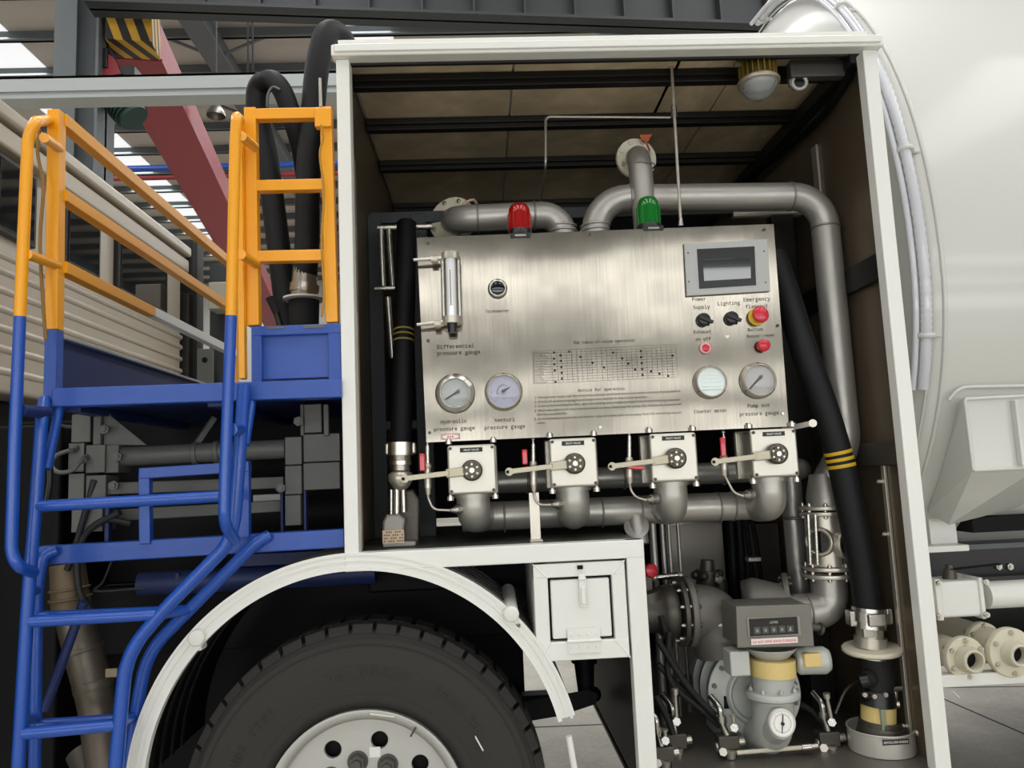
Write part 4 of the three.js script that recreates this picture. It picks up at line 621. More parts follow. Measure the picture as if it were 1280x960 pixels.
{ // regulator
  const z = -0.75, k = M(1, z), Q = (px, py) => W(px, py, z), g = thing('regulator', 'dark cast regulator with star knob behind the meter head', 'regulator');
  part('body', [cyl(Q(884, 765), Q(884, 722), k * 12, k * 14), cyl(Q(902, 765), Q(901, 726), k * 8), pb(876, 735, 910, 752, z + 0.02, 0.06, 0.01)], MT.iron, g);
  part('star_knob', [cyl(Q(884, 714), Q(884, 700), k * 9, k * 8), ...[0, 1, 2, 3, 4, 5].map((i) => { const c = Q(884, 718); return ball(c.clone().add(V(Math.cos(i * 1.047) * k * 15, 0, Math.sin(i * 1.047) * k * 15)), k * 5.5); }), cyl(Q(884, 724), Q(884, 713), k * 15)], MT.iron, g);
  bolt(Q(893, 722).add(V(0, 0, k * 14)), V(0, 0, 1), k * 5, k * 4, MT.bolt, g);
  part('outlet_ring', ring(Q(914, 762), V(0.2, 0.3, 1), k * 5, k * 1.6), MT.bright, g); part('stand', cyl(Q(888, 760).setY(FLOOR_Y), Q(888, 760), k * 9), MT.iron, g);
}
[[818, 9], [830, 6], [838, 5], [850, 4.5]].forEach(([px, r], i) => { const z = -0.62 - 0.04 * i, p = W(px, 700, z); single('thin_riser', cyl(V(p.x, FLOOR_Y + (i ? 0.0 : 0), z), V(p.x, W(px, 640, z).y, z), M(r * 0.5, z), M(r * 0.5, z), 14), MT.pipe, 'thin vertical steel riser beside the locker post, ' + ['the thickest of the four', 'second counting from the thickest', 'third counting from the thickest', 'the thinnest of the four'][i], 'pipe', 'thin risers beside the locker post'); });
{ const z = -0.5; const g = thing('riser_clamp', 'steel clamp bar holding the thin risers above the rubber joint', 'clamp'); part('clamp_bar', cyl(W(818, 722, z), W(850, 719, z), 0.012), MT.bright, g); part('clamp_end', [ball(W(818, 722, z), 0.016), ball(W(850, 719, z), 0.014)], MT.steel, g); }
{ const z = -0.4, g = thing('red_knob', 'small red knob beside the white locker post', 'knob'); part('knob', rev([[0, 0], [M(8, z), 0], [M(9, z), 0.012], [M(7, z), 0.022], [0, 0.024]], W(812, 713, z), V(0.2, 0.1, 1)), MT.red, g); part('spindle', [cyl(W(812, 713, z), W(812, 713, z - 0.06), 0.008), bx(W(805, 730, z).x, W(818, 730, z).x, W(812, 745, z).y, W(812, 720, z).y, z - 0.06, z - 0.03, 0.003)], MT.iron, g); }
[[[912, 640], [915, 680], [919, 750]], [[922, 640], [926, 690], [930, 750]], [[930, 640], [937, 690], [944, 752]], [[938, 640], [947, 690], [954, 752]]].forEach((p, i) => { const z = -0.8; single('black_cable', hose(p.map(([x, y]) => W(x, y, z - i * 0.02)).concat([W(p[2][0], p[2][1], z - i * 0.02).setY(FLOOR_Y + 0.01)]), i < 2 ? 0.018 : 0.009), MT.black, ['thick black cable nearest the regulator, dropping behind the meter head', 'second thick black cable dropping behind the meter head', 'thin black cable next to the thick pair behind the meter head', 'thin black cable farthest from the regulator, dropping behind the meter head'][i], 'cable', 'cables behind the meter head'); });
{ const z = -0.7; part('cable_tie', bx(W(936, 700, z).x, W(952, 700, z).x, W(944, 702, z).y, W(944, 697, z).y, z - 0.05, z, 0.003), MT.steel).userData = { label: 'pale tie clip around the thin cables behind the meter head', category: 'clip' }; }
{ const z = -1.3; const g = thing('back_plate', 'pale stainless sheet standing at the back of the lower bay', 'sheet'); part('sheet', bx(W(834, 690, z).x, W(905, 690, z).x, FLOOR_Y, W(870, 652, z).y, z - 0.01, z, 0.002), std('#cfc8bd', 0.5, 0.3), g); part('edge_fold', bx(W(834, 690, z).x, W(905, 690, z).x, W(870, 655, z).y, W(870, 650, z).y, z, z + 0.015, 0.001), MT.steel, g); }
{ const z = -1.1; single('side_sheet', bx(W(918, 690, z).x, W(975, 690, z).x, FLOOR_Y, W(945, 655, z).y, z - 0.01, z, 0.002), std('#57534d', 0.45, 0.6), 'darker steel sheet standing beside the pale sheet in the lower bay', 'sheet'); }

// big banded hose and refuelling nozzle
{
  const g = thing('banded_hose', 'thick black hose with three yellow bands hanging into the nozzle beside the cabinet wall', 'hose');
  const z = -0.2, pts = [W(968, 320, -0.34), W(985, 372, -0.28), W(1006, 440, z), W(1030, 508, z), W(1050, 575, z), W(1066, 650, z), W(1078, 710, -0.21), W(1085, 762, -0.22)];
  const C = new THREE.CatmullRomCurve3(pts, false, 'centripetal'); part('hose_body', sweep(C.getPoints(60), M(16.8, z), 24), MT.hose, g);
  for (const py of [566.5, 575, 583]) { let t = 0.5; for (let i = 0; i < 400; i++) if (C.getPointAt(i / 400).y > W(1050, py, z).y) t = i / 400; const p = C.getPointAt(t), d = C.getTangentAt(t); part('band', rev([[M(16, z), -0.006], [M(17.4, z), -0.006], [M(17.4, z), 0.006], [M(16, z), 0.006]], p, d), MT.hoseBand, g, 'yellow band'); }
}
{
  const z = -0.22, k = M(1, z), P = (px, py, dz = 0) => W(px, py, z + dz), g = thing('refuelling_nozzle', 'black and steel refuelling nozzle with cream disc at the end of the banded hose', 'nozzle');
  const R = (r0, pa, pb2, px = 1088, r1 = r0) => cyl(P(px, pb2), P(px, pa), k * r0, k * r1, 30);
  part('coupling', [R(21, 759, 784, 1086, 20), R(23, 764, 776, 1086)], MT.bright, g);
  for (const dx of [-23, 23]) part('coupling_ear', bx(P(1086 + dx, 771).x - k * 4, P(1086 + dx, 771).x + k * 4, P(1086, 781).y, P(1086, 761).y, z - 0.02, z + 0.022, 0.006), MT.bright, g);
  part('front_ear', bx(P(1074, 771).x, P(1096, 771).x, P(1086, 779).y, P(1086, 763).y, z + k * 18, z + k * 25, 0.006), MT.bright, g);
  part('neck', [R(16, 784, 800, 1087), R(19, 796, 809, 1088), pb(1080, 786, 1094, 797, z + k * 17, 0.02, 0.003)], MT.steel, g);
  part('cream_disc', rev([[0, -k * 3], [k * 33, -k * 3], [k * 35, -k * 1], [k * 35, k * 2], [k * 33, k * 4], [0, k * 4]], P(1090, 812), V(-0.02, 1, 0.05), 48), MT.cream, g);
  part('disc_hub', R(20, 813, 822, 1090), MT.bright, g);
  part('black_elbow', [pipe([P(1093, 818), P(1098, 845), P(1096, 866)], k * 19, 0.03, 24), ball(P(1086, 848, 0.03), k * 11)], MT.rubber, g);
  part('swivel', [R(22, 862, 880, 1097, 20), cyl(P(1078, 868, 0.02), P(1114, 866, 0.02), k * 8), cyl(P(1076, 852, 0.045), P(1086, 850, 0.055), k * 8)], MT.blackPaint, g);
  part('taped_ring', R(20, 881, 900, 1098), MT.tape, g); part('tag', bx(P(1090, 897).x, P(1096, 897).x, P(1093, 915).y, P(1093, 880).y, z + k * 20, z + k * 23, 0.001), std('#8a947a', 0.6), g);
  part('lower_valve', [R(24, 900, 914, 1100), R(30, 906, 922, 1102, 26)], MT.iron, g);
  part('side_lever', [cyl(P(1119, 882, 0.03), P(1119, 864, 0.03), k * 3), cyl(P(1114, 862, 0.03), P(1127, 860, 0.03), k * 3.4), cyl(P(1112, 880, 0.02), P(1124, 880, 0.03), k * 5)], MT.bright, g);
  for (const [x, y] of [[1080, 868], [1092, 870], [1106, 868]]) bolt(P(x, y, k * 20), V(0, 0, 1), k * 3, k * 3, MT.steel, g);
}
{
  const z = -0.22, k = M(1, z), c = W(1103, 938, z).setY(FLOOR_Y), top = W(1103, 910, z), g = thing('drip_tub', 'round stainless tub with a small black nameplate under the refuelling nozzle', 'tub'), h = top.y - c.y, r = k * 38;
  part('tub_wall', rev([[0, 0], [r * 0.98, 0], [r, 0.004], [r, h], [r * 1.03, h + 0.004], [r * 1.03, h + 0.008], [r * 0.96, h + 0.006], [r * 0.96, 0.006], [0, 0.006]], c, V(0, 1, 0), 56), std('#cdc9c0', 0.35, 0.4), g);
  const a = -0.03; plate('nameplate', V(c.x - 0.006, W(1108, 928, z + r).y, z + r + 0.001), k * 31, k * 6, 0.004, plateMat('REFUELLING NOZZLE'), g); bolt(V(c.x + r * 0.85, top.y, z + r * 0.6), V(0.6, 0, 0.6), 0.012, 0.012, MT.steel, g);
}
// small lever valves on the lower floor
function leverValve(px, py, z, lean, label, lever) {
  const k = M(1, z), g = thing('lever_valve', label, 'valve', 'small lever valves on the lower floor'), P = (dx, dy, dz = 0) => W(px + dx, py + dy, z + dz);
  const base = P(0, 0); part('body', [bx(base.x - k * 13, base.x + k * 13, base.y - k * 9, base.y + k * 9, z - 0.05, z, 0.005), bx(base.x - k * 6, base.x + k * 6, base.y - k * 22, base.y - k * 6, z - 0.04, z + 0.01, 0.003)], MT.iron, g);
  part('port', [cyl(P(-17, 4, -0.02), P(-6, 2, -0.02), k * 5.5, k * 5.5, 6), cyl(P(6, -2, -0.02), P(18, -4, -0.02), k * 5.5, k * 5, 6), cyl(P(2, 18, 0.01), P(2, 8, 0.01), k * 5, k * 6, 6), cyl(P(-8, 10, 0.0), P(-8, 10, 0.03), k * 6, k * 5, 6)], MT.steel, g);
  part('upper_fitting', [cyl(P(-2, -6, -0.02), P(-4 + lean, -28, -0.02), k * 5, k * 4, 8), cyl(P(-4 + lean, -28, -0.02), P(-5 + lean, -36, -0.02), k * 6.5, k * 6.5, 6), pipe([P(-5 + lean, -34, -0.02), P(-6 + lean, -46, -0.02), P(-18 + lean, -60, -0.06)], k * 4, k * 10, 12)], MT.bright, g);
  part('lever', [cyl(P(lever[0], lever[1], 0.015), P(lever[2], lever[3], 0.02), k * 2.6, k * 2, 10), cyl(P(lever[2], lever[3], 0.02), P(lever[2] + (lever[2] - lever[0]) * 0.2, lever[3] + (lever[3] - lever[1]) * 0.22, 0.02), k * 3.6, k * 4.2, 12)], MT.steel, g);
  part('spindle', cyl(P(lever[0], lever[1], -0.03), P(lever[0], lever[1], 0.03), k * 5, k * 5, 6), MT.bright, g);
  part('standoff', bx(base.x - k * 10, base.x + k * 10, FLOOR_Y, base.y, z - 0.045, z - 0.01, 0.002), MT.dark, g);
}
leverValve(846, 928, -0.3, 0, 'small lever valve with upright steel lever nearest the locker post', [0, -26, -2, -60]);
leverValve(912, 930, -0.22, -6, 'small lever valve with pale fittings in front of the meter drum', [6, -20, 4, -34]);
leverValve(1038, 925, -0.26, -4, 'small lever valve with black knobbed upright lever between meter and tub', [2, -22, -4, -52]);
leverValve(830, 944, -0.16, -4, 'small brass tinted lever valve lowest beside the foot of the locker post', [2, -18, 1, -30]);
{ const z = -0.2; single('floor_rod', cyl(W(921, 941, z), W(1006, 934, z), M(2.6, z), M(2.6, z), 12), MT.cream, 'thin pale rod lying level along the front of the meter foot', 'rod'); const g = thing('rod_fitting', 'hexagonal steel fitting on the end of the pale rod', 'fitting'); part('nut', cyl(W(1002, 934.5, z), W(1013, 933.5, z), M(5, z), M(5, z), 6), MT.bright, g); part('stub', cyl(W(1012, 933.5, z), W(1022, 932, z), M(3, z)), MT.steel, g); }
[[[822, 800], [860, 858], [905, 905]], [[822, 830], [870, 880], [900, 908]], [[826, 770], [850, 845], [893, 900]], [[820, 870], [835, 900], [842, 918]], [[836, 790], [838, 850], [880, 890]], [[1000, 880], [1014, 888], [1030, 905]], [[1075, 850], [1058, 862], [1044, 892]]].forEach((p, i) => { const z = -0.3 - 0.02 * (i % 3); single('thin_hose', hose(p.map(([x, y], j) => W(x, y, z + j * 0.02)), i === 6 ? 0.005 : 0.011, 24, 12), i === 6 ? MT.iron : MT.rubber, ['thin black hose slanting down to the valve by the meter drum, the uppermost', 'thin black hose slanting down to the valve by the meter drum, the lowermost', 'thin black hose running steeply down from the risers', 'short black hose dropping to the valve beside the locker post', 'thin black hose bent past the risers toward the meter drum', 'short black hose reaching the knobbed lever valve from the meter', 'thin wire looping from the refuelling nozzle to the knobbed lever valve'][i], i === 6 ? 'wire' : 'hose'); });

// ---------- tank and what stands under it ----------
{
  const g = thing('storage_tank', 'large glossy white round tank with dished end behind the cabinet', 'tank');
  const X = 1.66, R = 1.28, B = 1.64 / R, cy = 2.32, czz = -1.36, head = 0.19;
  const oval = (geo) => { const p = geo.attributes.position, n = geo.attributes.normal; for (let i = 0; i < p.count; i++) if (p.getY(i) > cy) { p.setY(i, cy + (p.getY(i) - cy) * B); const v = V(n.getX(i), n.getY(i) / B, n.getZ(i)).normalize(); n.setXYZ(i, v.x, v.y, v.z); } return geo; };   // taller upper half
  const prof = [[0.0001, -head]]; for (let i = 1; i <= 20; i++) { const a = i / 20 * Math.PI / 2; prof.push([R * Math.pow(Math.sin(a), 0.9), -head * Math.pow(Math.cos(a), 0.85)]); }
  part('dished_end', oval(rev(prof, V(X, cy, czz), V(1, 0, 0), 96)), MT.tank, g);
  part('shell', oval(rev([[R, 0], [R, 7], [0, 7]], V(X, cy, czz), V(1, 0, 0), 96)), MT.tank, g);
  part('rim_weld', [oval(ring(V(X, cy, czz), V(1, 0, 0), R + 0.002, 0.008, 96)), oval(ring(V(X - 0.05, cy, czz), V(1, 0, 0), R - 0.008, 0.004, 96))], MT.tank, g);
  // saddle and its doubler
  const S = (px, py, z) => W(px, py, z);
  const sd = part('saddle', hull(S(1206, 499, -0.12), S(1300, 494, -0.12), S(1216, 588, -0.12), S(1300, 584, -0.12), S(1165, 530, -0.5), S(1300, 530, -0.5), S(1160, 641, -0.45), S(1300, 628, -0.5), S(1186, 656, -0.4)), MT.tank, g);
  part('edge_weld', [cyl(S(1206, 499, -0.118), S(1217, 588, -0.118), 0.006), cyl(S(1217, 588, -0.118), S(1300, 584, -0.118), 0.006), cyl(S(1206, 499, -0.118), S(1300, 494, -0.118), 0.006)], MT.tank, sd);
  part('doubler_edge', pipe([S(1186, 500, -0.16), S(1200, 484, -0.145), S(1300, 482, -0.14)], 0.006, 0.03), MT.tank, sd);
  part('stiffener', bx(S(1272, 540, -0.1).x, S(1277, 540, -0.1).x, S(1275, 582, -0.1).y, S(1275, 500, -0.1).y, -0.12, -0.095, 0.002), MT.tank, sd);
  part('pad', [pb(1162, 640, 1196, 684, -0.5, 0.3, 0.004), pb(1160, 682, 1212, 690, -0.42, 0.5, 0.003)], MT.white, g);
}
{
  const g = thing('ribbed_hose', 'pale ribbed clear hose running down beside the rim of the white tank', 'hose');
  const X = 1.66, cy = 2.32, cz = -1.36, R = 1.28, pts = []; for (const a of [88, 76, 63, 50, 36, 22, 8, -6, -16, -21]) pts.push(V(X - 0.075, cy + (R + 0.012) * (a > 0 ? 1.281 : 1) * Math.sin(a * D2R), cz + (R + 0.012) * Math.cos(a * D2R)));
  const C = new THREE.CatmullRomCurve3(pts, false, 'centripetal'), n = 420; part('tube', sweep(C.getPoints(n), (t) => 0.019 + 0.0018 * Math.sin(t * n * 1.57), 14), MT.corrugated, g); part('tube', sweep(C.getPoints(60).map((p) => p.clone().add(V(-0.03, 0, -0.012))), 0.011, 10), MT.corrugated, g);
  for (const t of [0.02, 0.37, 0.68, 0.93]) { const p = C.getPointAt(t), d = C.getTangentAt(t); part('clip', [rev([[0.019, -0.008], [0.03, -0.008], [0.03, 0.008], [0.019, 0.008]], p, d), cyl(p, p.clone().add(V(0.1, -0.0, -0.03)), 0.008)], MT.tank, g); }
}
{
  const g = thing('chassis_rail', 'black chassis rail and cross pieces under the white tank', 'chassis'), z = -0.62;
  part('frame_rail', bx(W(1150, 700, z).x, 9, W(1230, 722, z).y, W(1230, 682, z).y, z - 0.08, z, 0.006), MT.blackPaint, g);
  part('cross_block', pb(1215, 644, 1310, 664, -0.45, 0.4, 0.004), MT.black, g); part('top_plate', bx(W(1160, 670, z).x, 9, W(1230, 683, z).y, W(1230, 676, z).y, z - 0.5, z + 0.1, 0.003), MT.hallSteel, g);
  for (const px of [1247, 1261]) bolt(W(px, 708, z), V(0, 0, 1), 0.014, 0.012, MT.bolt, g);
  part('brake_line', pipe([W(1195, 640, -0.6), W(1212, 646, -0.6), W(1300, 644, -0.6)], 0.022, 0.03), MT.grey, g); part('air_tank', cyl(W(1180, 610, -1.0), W(1300, 600, -1.0), 0.12), MT.dark, g);
  part('inner_mass', [bx(cx1 + 0.12, 9, 0.7, 0.84, -2.6, -0.9, 0.02)], MT.black, g);
  for (const x of [3.4, 6.8]) part('stand', bx(x - 0.1, x + 0.1, 0, 0.7, -1.6, -1.3), MT.black, g);
}
{
  const z = -0.35, k = M(1, z), P = (px, py, dz = 0) => W(px, py, z + dz), g = thing('drain_valve', 'square cream valve block joined to a thick white pipe under the tank', 'valve');
  part('block', pb(1176, 726, 1227, 772, z, 0.14, 0.012), MT.white, g); part('end_plate', pb(1226, 722, 1231, 774, z + 0.008, 0.16, 0.003), MT.white, g); part('end_plate', pb(1171, 724, 1178, 776, z + 0.006, 0.16, 0.003), MT.white, g);
  const a = P(1230, 744, -0.07), b = P(1330, 737, -0.07); part('pipe_run', cyl(a, V(b.x + 0.8, a.y, a.z), k * 17, k * 17, 28), MT.white, g); part('pipe_stub', cyl(V(cx1 + 0.005, a.y, a.z), P(1178, 748, -0.07), k * 16), MT.white, g);
  part('stem', [cyl(P(1187, 726, -0.06), P(1187, 712, -0.06), k * 9, k * 7), cyl(P(1187, 713, -0.06), P(1187, 706, -0.06), k * 5)], MT.iron, g); part('handle', bar(P(1187, 712, -0.05), P(1250, 705, -0.05), 0.02, 0.006), MT.black, g);
  for (const [x, y] of [[1173, 729], [1173, 770], [1231, 727], [1232, 768]]) bolt(P(x, y, 0.01), V(0, 0, 1), k * 3.6, k * 4, MT.bolt, g);
}
const caps = [[1205, 822, -0.3, 26, 'cream flanged pipe end with open bore nearest the cabinet post'], [1262, 815, -0.28, 30, 'largest cream flanged pipe end, cut by the picture edge'], [1228, 800, -0.42, 22, 'cream flange set back between the two open pipe ends']];
caps.forEach(([px, py, z, r, label], i) => {
  const k = M(1, z), g = thing('pipe_end', label, 'pipe', 'flanged pipe ends under the tank'), c = W(px, py, z), d = V(0.05, -0.02, 1);
  flange(g, c, d, k * r, 0.03, 6, MT.cream, MT.bolt, 0, 0.01); part('pipe_run', cyl(c.clone().add(V(0, 0, -0.55)), c, k * (r - 7)), MT.cream, g);
  if (i < 2) { part('spigot', [rev([[k * 10, 0], [k * 10, 0.045], [k * 13, 0.045], [k * 13.5, 0.035], [k * 13, 0.02], [k * 16, 0.018], [k * 16, 0]], c.clone().add(V(0, 0, 0.014)), d)], MT.cream, g); part('bore', cyl(c.clone().add(V(0, 0, 0.01)), c.clone().add(V(0, 0, 0.02)), k * 10.4), MT.black, g); }
});
{ const z = -0.28, g = thing('guard_bar', 'level white square bar under the flanged pipe ends', 'bar'); const a = W(1180, 853, z), b = W(1285, 847, z); part('bar', bx(cx1 + 0.003, b.x + 1.4, a.y - 0.02, a.y + 0.024, z - 0.045, z, 0.005), MT.white, g); part('bracket', [bx(cx1 + 0.003, cx1 + 0.012, a.y - 0.05, a.y + 0.04, z - 0.06, z + 0.01, 0.002)], MT.white, g); part('cable_tie', bar(W(1190, 864, z + 0.01), W(1199, 872, z + 0.01), 0.008, 0.004), MT.white, g); for (const x of [b.x + 0.5, b.x + 1.3]) part('hanger', bx(x - 0.02, x + 0.02, a.y, 0.95, z - 0.5, z - 0.45, 0.003), MT.white, g); }

// ---------- wheel, fender, chassis ----------
{
  const c = W(456, 1000, -0.06), R = M(217, -0.06), g = thing('wheel_assembly', 'large black truck tyre on a pale grey steel rim under the white fender', 'wheel'), A = V(0, 0, 1);
  const wz = -0.06; c.y = R;
  const tyre = part('tyre', rev([[R * 0.54, -0.26], [R * 0.6, -0.285], [R * 0.8, -0.3], [R * 0.93, -0.285], [R * 0.965, -0.27], [R * 0.97, -0.15], [R * 0.965, -0.02], [R * 0.945, -0.008], [R * 0.93, 0.0], [R * 0.925, 0.004], [R * 0.9, 0.004], [R * 0.895, 0.001], [R * 0.885, 0.006], [R * 0.8, 0.014], [R * 0.7, 0.012], [R * 0.64, 0.004], [R * 0.63, 0.007], [R * 0.6, 0.004], [R * 0.585, 0.0], [R * 0.565, -0.012], [R * 0.54, -0.03]], c, A, 120), MT.tyre, g);
  const n = 46, da = 2 * Math.PI / n, lug = (() => { const p = [], w = da * 0.42; for (const [r, z, s] of [[R * 0.955, -0.012, 1], [R * 1.0, -0.03, 0.98], [R * 1.005, -0.085, 0.9], [R * 0.955, -0.085, 0.9]]) for (const q of [-1, 1]) p.push(V(r * Math.sin(q * w * s), r * Math.cos(q * w * s), z)); return hull(...p); })();
  const lug2 = (() => { const p = [], w = da * 0.38; for (const [r, z] of [[R * 0.955, -0.095], [R * 1.005, -0.095], [R * 1.005, -0.19], [R * 0.955, -0.19]]) for (const q of [-1, 1]) p.push(V(r * Math.sin(q * w), r * Math.cos(q * w), z)); return hull(...p); })();
  for (let i = 0; i < n; i++) for (const [geo, o] of [[lug, 0], [lug2, 0.5]]) { const m = part('tread_lug', geo, MT.tyre, tyre); m.position.copy(c); m.rotation.z = (i + o) * da; }
  const font = await new FontLoader().loadAsync('fonts/droid/droid_sans_bold.typeface.json');
  const letters = (s, r, a0, size, st) => [...s].forEach((ch, i) => { if (ch === ' ') return; const a = (a0 - i * st) * D2R, t = new TextGeometry(ch, { font, size, depth: 0.0035, curveSegments: 3, bevelEnabled: false }); t.translate(-size * 0.35, 0, 0); const m = part('letter', t, MT.tyre, tyre); m.position.set(c.x + r * Math.cos(a), c.y + r * Math.sin(a), wz + 0.0725 - 0.06); m.rotation.z = a - Math.PI / 2; });
  letters('12.00R20', R * 0.735, 104, 0.034, 4.6); letters('RADIAL', R * 0.735, 58, 0.034, 4.8); letters('TUBE TYPE', R * 0.735, 160, 0.026, 3.6);
  const r = M(119, wz), rim = part('rim', rev([[r * 0.86, -0.24], [r * 0.9, -0.1], [r * 0.9, -0.012], [r * 0.95, 0.002], [r * 1.0, 0.006], [r * 1.005, 0.0], [r * 0.985, -0.012], [r * 1.0, -0.02], [r * 0.96, -0.24]], c, A, 80), std('#b9b8b2', 0.4, 0.2), g);
  const s = new THREE.Shape(); s.absarc(0, 0, r * 0.9, 0, Math.PI * 2, false);
  for (let i = 0; i < 9; i++) { const a = (38 + i * 40) * D2R, h = new THREE.Path(); h.absellipse(Math.cos(a) * r * 0.69, Math.sin(a) * r * 0.69, r * 0.085, r * 0.085, 0, Math.PI * 2, true); s.holes.push(h); }
  part('wheel_disc', new THREE.ExtrudeGeometry(s, { depth: 0.012, bevelEnabled: true, bevelSize: 0.003, bevelThickness: 0.003, bevelOffset: -0.003, bevelSegments: 2, curveSegments: 32 }).translate(c.x, c.y, wz - 0.045), std('#bab9b3', 0.4, 0.2), g);
  part('disc_step', rev([[r * 0.82, -0.035], [r * 0.9, -0.028], [r * 0.905, -0.04], [r * 0.82, -0.045]], c, A, 80), std('#b3b2ac', 0.4, 0.2), g);
  part('brake_drum', cyl(V(c.x, c.y, wz - 0.28), V(c.x, c.y, wz - 0.07), r * 0.84, r * 0.84, 48), MT.black, g);
  part('hub', rev([[0, 0.03], [r * 0.3, 0.03], [r * 0.36, 0.02], [r * 0.38, -0.03], [r * 0.58, -0.031], [r * 0.6, -0.045]], c, A, 48), std('#8f8e88', 0.45, 0.3), g);
  for (let i = 0; i < 10; i++) { const a = (27 + i * 36) * D2R, p = V(c.x + Math.cos(a) * r * 0.49, c.y + Math.sin(a) * r * 0.49, wz - 0.032); const nut = part('wheel_nut', [cyl(p, p.clone().add(V(0, 0, 0.028)), r * 0.085, r * 0.08, 6), cyl(p, p.clone().add(V(0, 0, 0.005)), r * 0.105), cyl(p, p.clone().add(V(0, 0, 0.045)), r * 0.05, r * 0.045, 14)], std('#57554f', 0.45, 0.5), g); }
  const wp = (px, py, z) => W(px, py, z);
  part('balance_weight', bar(wp(462, 892, wz + 0.003), wp(494, 896, wz + 0.003), 0.014, 0.008), MT.valve, g); part('valve_stem', bar(wp(513, 921, wz + 0.01), wp(520, 909, wz + 0.012), 0.006, 0.006), MT.iron, g);
  part('paper_tag', bx(wp(460, 945, wz).x, wp(474, 945, wz).x, wp(467, 951, wz).y, wp(467, 938, wz).y, wz - 0.033, wz - 0.029, 0.001), MT.white, g);
  part('chalk_sticker', bar(wp(594, 920, wz + 0.016), wp(604, 938, wz + 0.016), 0.016, 0.004), MT.white, g);
}
{
  const ctr = W(447, 981, 0), k = M(1, 0), g = thing('wheel_fender', 'white curved wheel fender with stepped lip arching over the truck tyre', 'fender');
  const arc = (r0, r1, a0, a1, z0, z1, n = 60) => { const s = new THREE.Shape(); s.absarc(0, 0, r1 * k, a0 * D2R, a1 * D2R, false); s.absarc(0, 0, r0 * k, a1 * D2R, a0 * D2R, true); return new THREE.ExtrudeGeometry(s, { depth: z1 - z0, bevelEnabled: false, curveSegments: n }).translate(ctr.x, ctr.y, z0); };
  part('sheet', arc(262, 266, 13, 178, -0.62, -0.01), MT.white, g);
  part('lip', [arc(250, 267, 14, 178, -0.02, 0.0), arc(247, 252, 13.5, 178, -0.02, 0.006)], MT.white, g);
  for (const [a, b] of [[265, 268.5], [258, 260]]) part('lip_bead', arc(a, b, 14, 178, -0.01, 0.005), MT.white, g);
  for (const z of [-0.12, -0.2, -0.29, -0.38]) part('pressed_rib', [arc(258, 262.5, 14, 178, z - 0.02, z), arc(265.5, 269, 14, 178, z - 0.02, z)], MT.dark, g);
  part('liner', arc(260.5, 262.2, 14, 178, -0.62, -0.03), MT.black, g);
  const stay = (px, py, q, px2, py2) => { const a = W(px, py, 0.02), b = W(px2, py2, -0.3); const m = part('stay_tube', cyl(b, a, k * 9, k * 9, 20), MT.white, g); part('end_cap', rev([[0, 0.004], [k * 8, 0.003], [k * 9.5, 0], [k * 9.5, -0.01]], a, a.clone().sub(b)), MT.white, m); };
  stay(245, 798, 0, 284, 759); stay(639, 768, 0, 635, 738);
  part('tail_rod', cyl(W(711, 920, -0.01), W(722, 985, -0.01), k * 4), MT.white, g); part('clamp', pb(240, 806, 252, 814, 0.0, 0.05), MT.white, g); part('clamp', pb(643, 778, 652, 786, 0.0, 0.05), MT.white, g);
}
{
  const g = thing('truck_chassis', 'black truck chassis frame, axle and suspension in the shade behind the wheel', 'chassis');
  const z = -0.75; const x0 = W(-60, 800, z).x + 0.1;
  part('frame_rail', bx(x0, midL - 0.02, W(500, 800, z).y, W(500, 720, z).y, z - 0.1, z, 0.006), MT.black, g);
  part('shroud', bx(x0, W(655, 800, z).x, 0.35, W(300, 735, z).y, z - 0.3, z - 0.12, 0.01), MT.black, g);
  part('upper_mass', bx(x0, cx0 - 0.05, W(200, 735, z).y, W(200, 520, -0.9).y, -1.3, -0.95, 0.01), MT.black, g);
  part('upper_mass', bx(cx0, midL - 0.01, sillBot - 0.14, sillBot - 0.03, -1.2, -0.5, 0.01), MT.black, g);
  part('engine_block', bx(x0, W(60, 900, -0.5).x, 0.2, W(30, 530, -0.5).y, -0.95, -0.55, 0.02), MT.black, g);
  part('axle', cyl(V(W(456, 1000, -0.06).x, M(217, -0.06), -2.4), V(W(456, 1000, -0.06).x, M(217, -0.06), -0.36), 0.09), MT.black, g);
  part('suspension_arm', [hull(W(640, 880, -0.55), W(640, 905, -0.55), W(735, 862, -0.55), W(748, 868, -0.55), W(745, 880, -0.55), W(700, 895, -0.55), W(640, 880, -0.65), W(640, 905, -0.65), W(735, 862, -0.65), W(748, 868, -0.65), W(745, 880, -0.65)), cyl(W(733, 872, -0.6), W(730, 826, -0.6), 0.03, 0.04), cyl(W(730, 828, -0.6), W(730, 815, -0.6), 0.05), ball(W(742, 868, -0.6), 0.03), cyl(W(697, 872, -0.58), W(697, 858, -0.58), 0.018)], MT.black, g);
  part('leaf_spring', bx(W(630, 870, z).x, W(700, 870, z).x, W(660, 890, z).y, W(660, 870, z).y, z - 0.08, z), MT.black, g);
  part('far_wheel', rev([[0, -0.3], [0.5, -0.3], [0.57, -0.25], [0.57, 0.0], [0.5, 0.05], [0, 0.05]], V(W(456, 1000, -0.06).x, 0.57, -2.2), V(0, 0, 1), 40), MT.tyre, g);
}
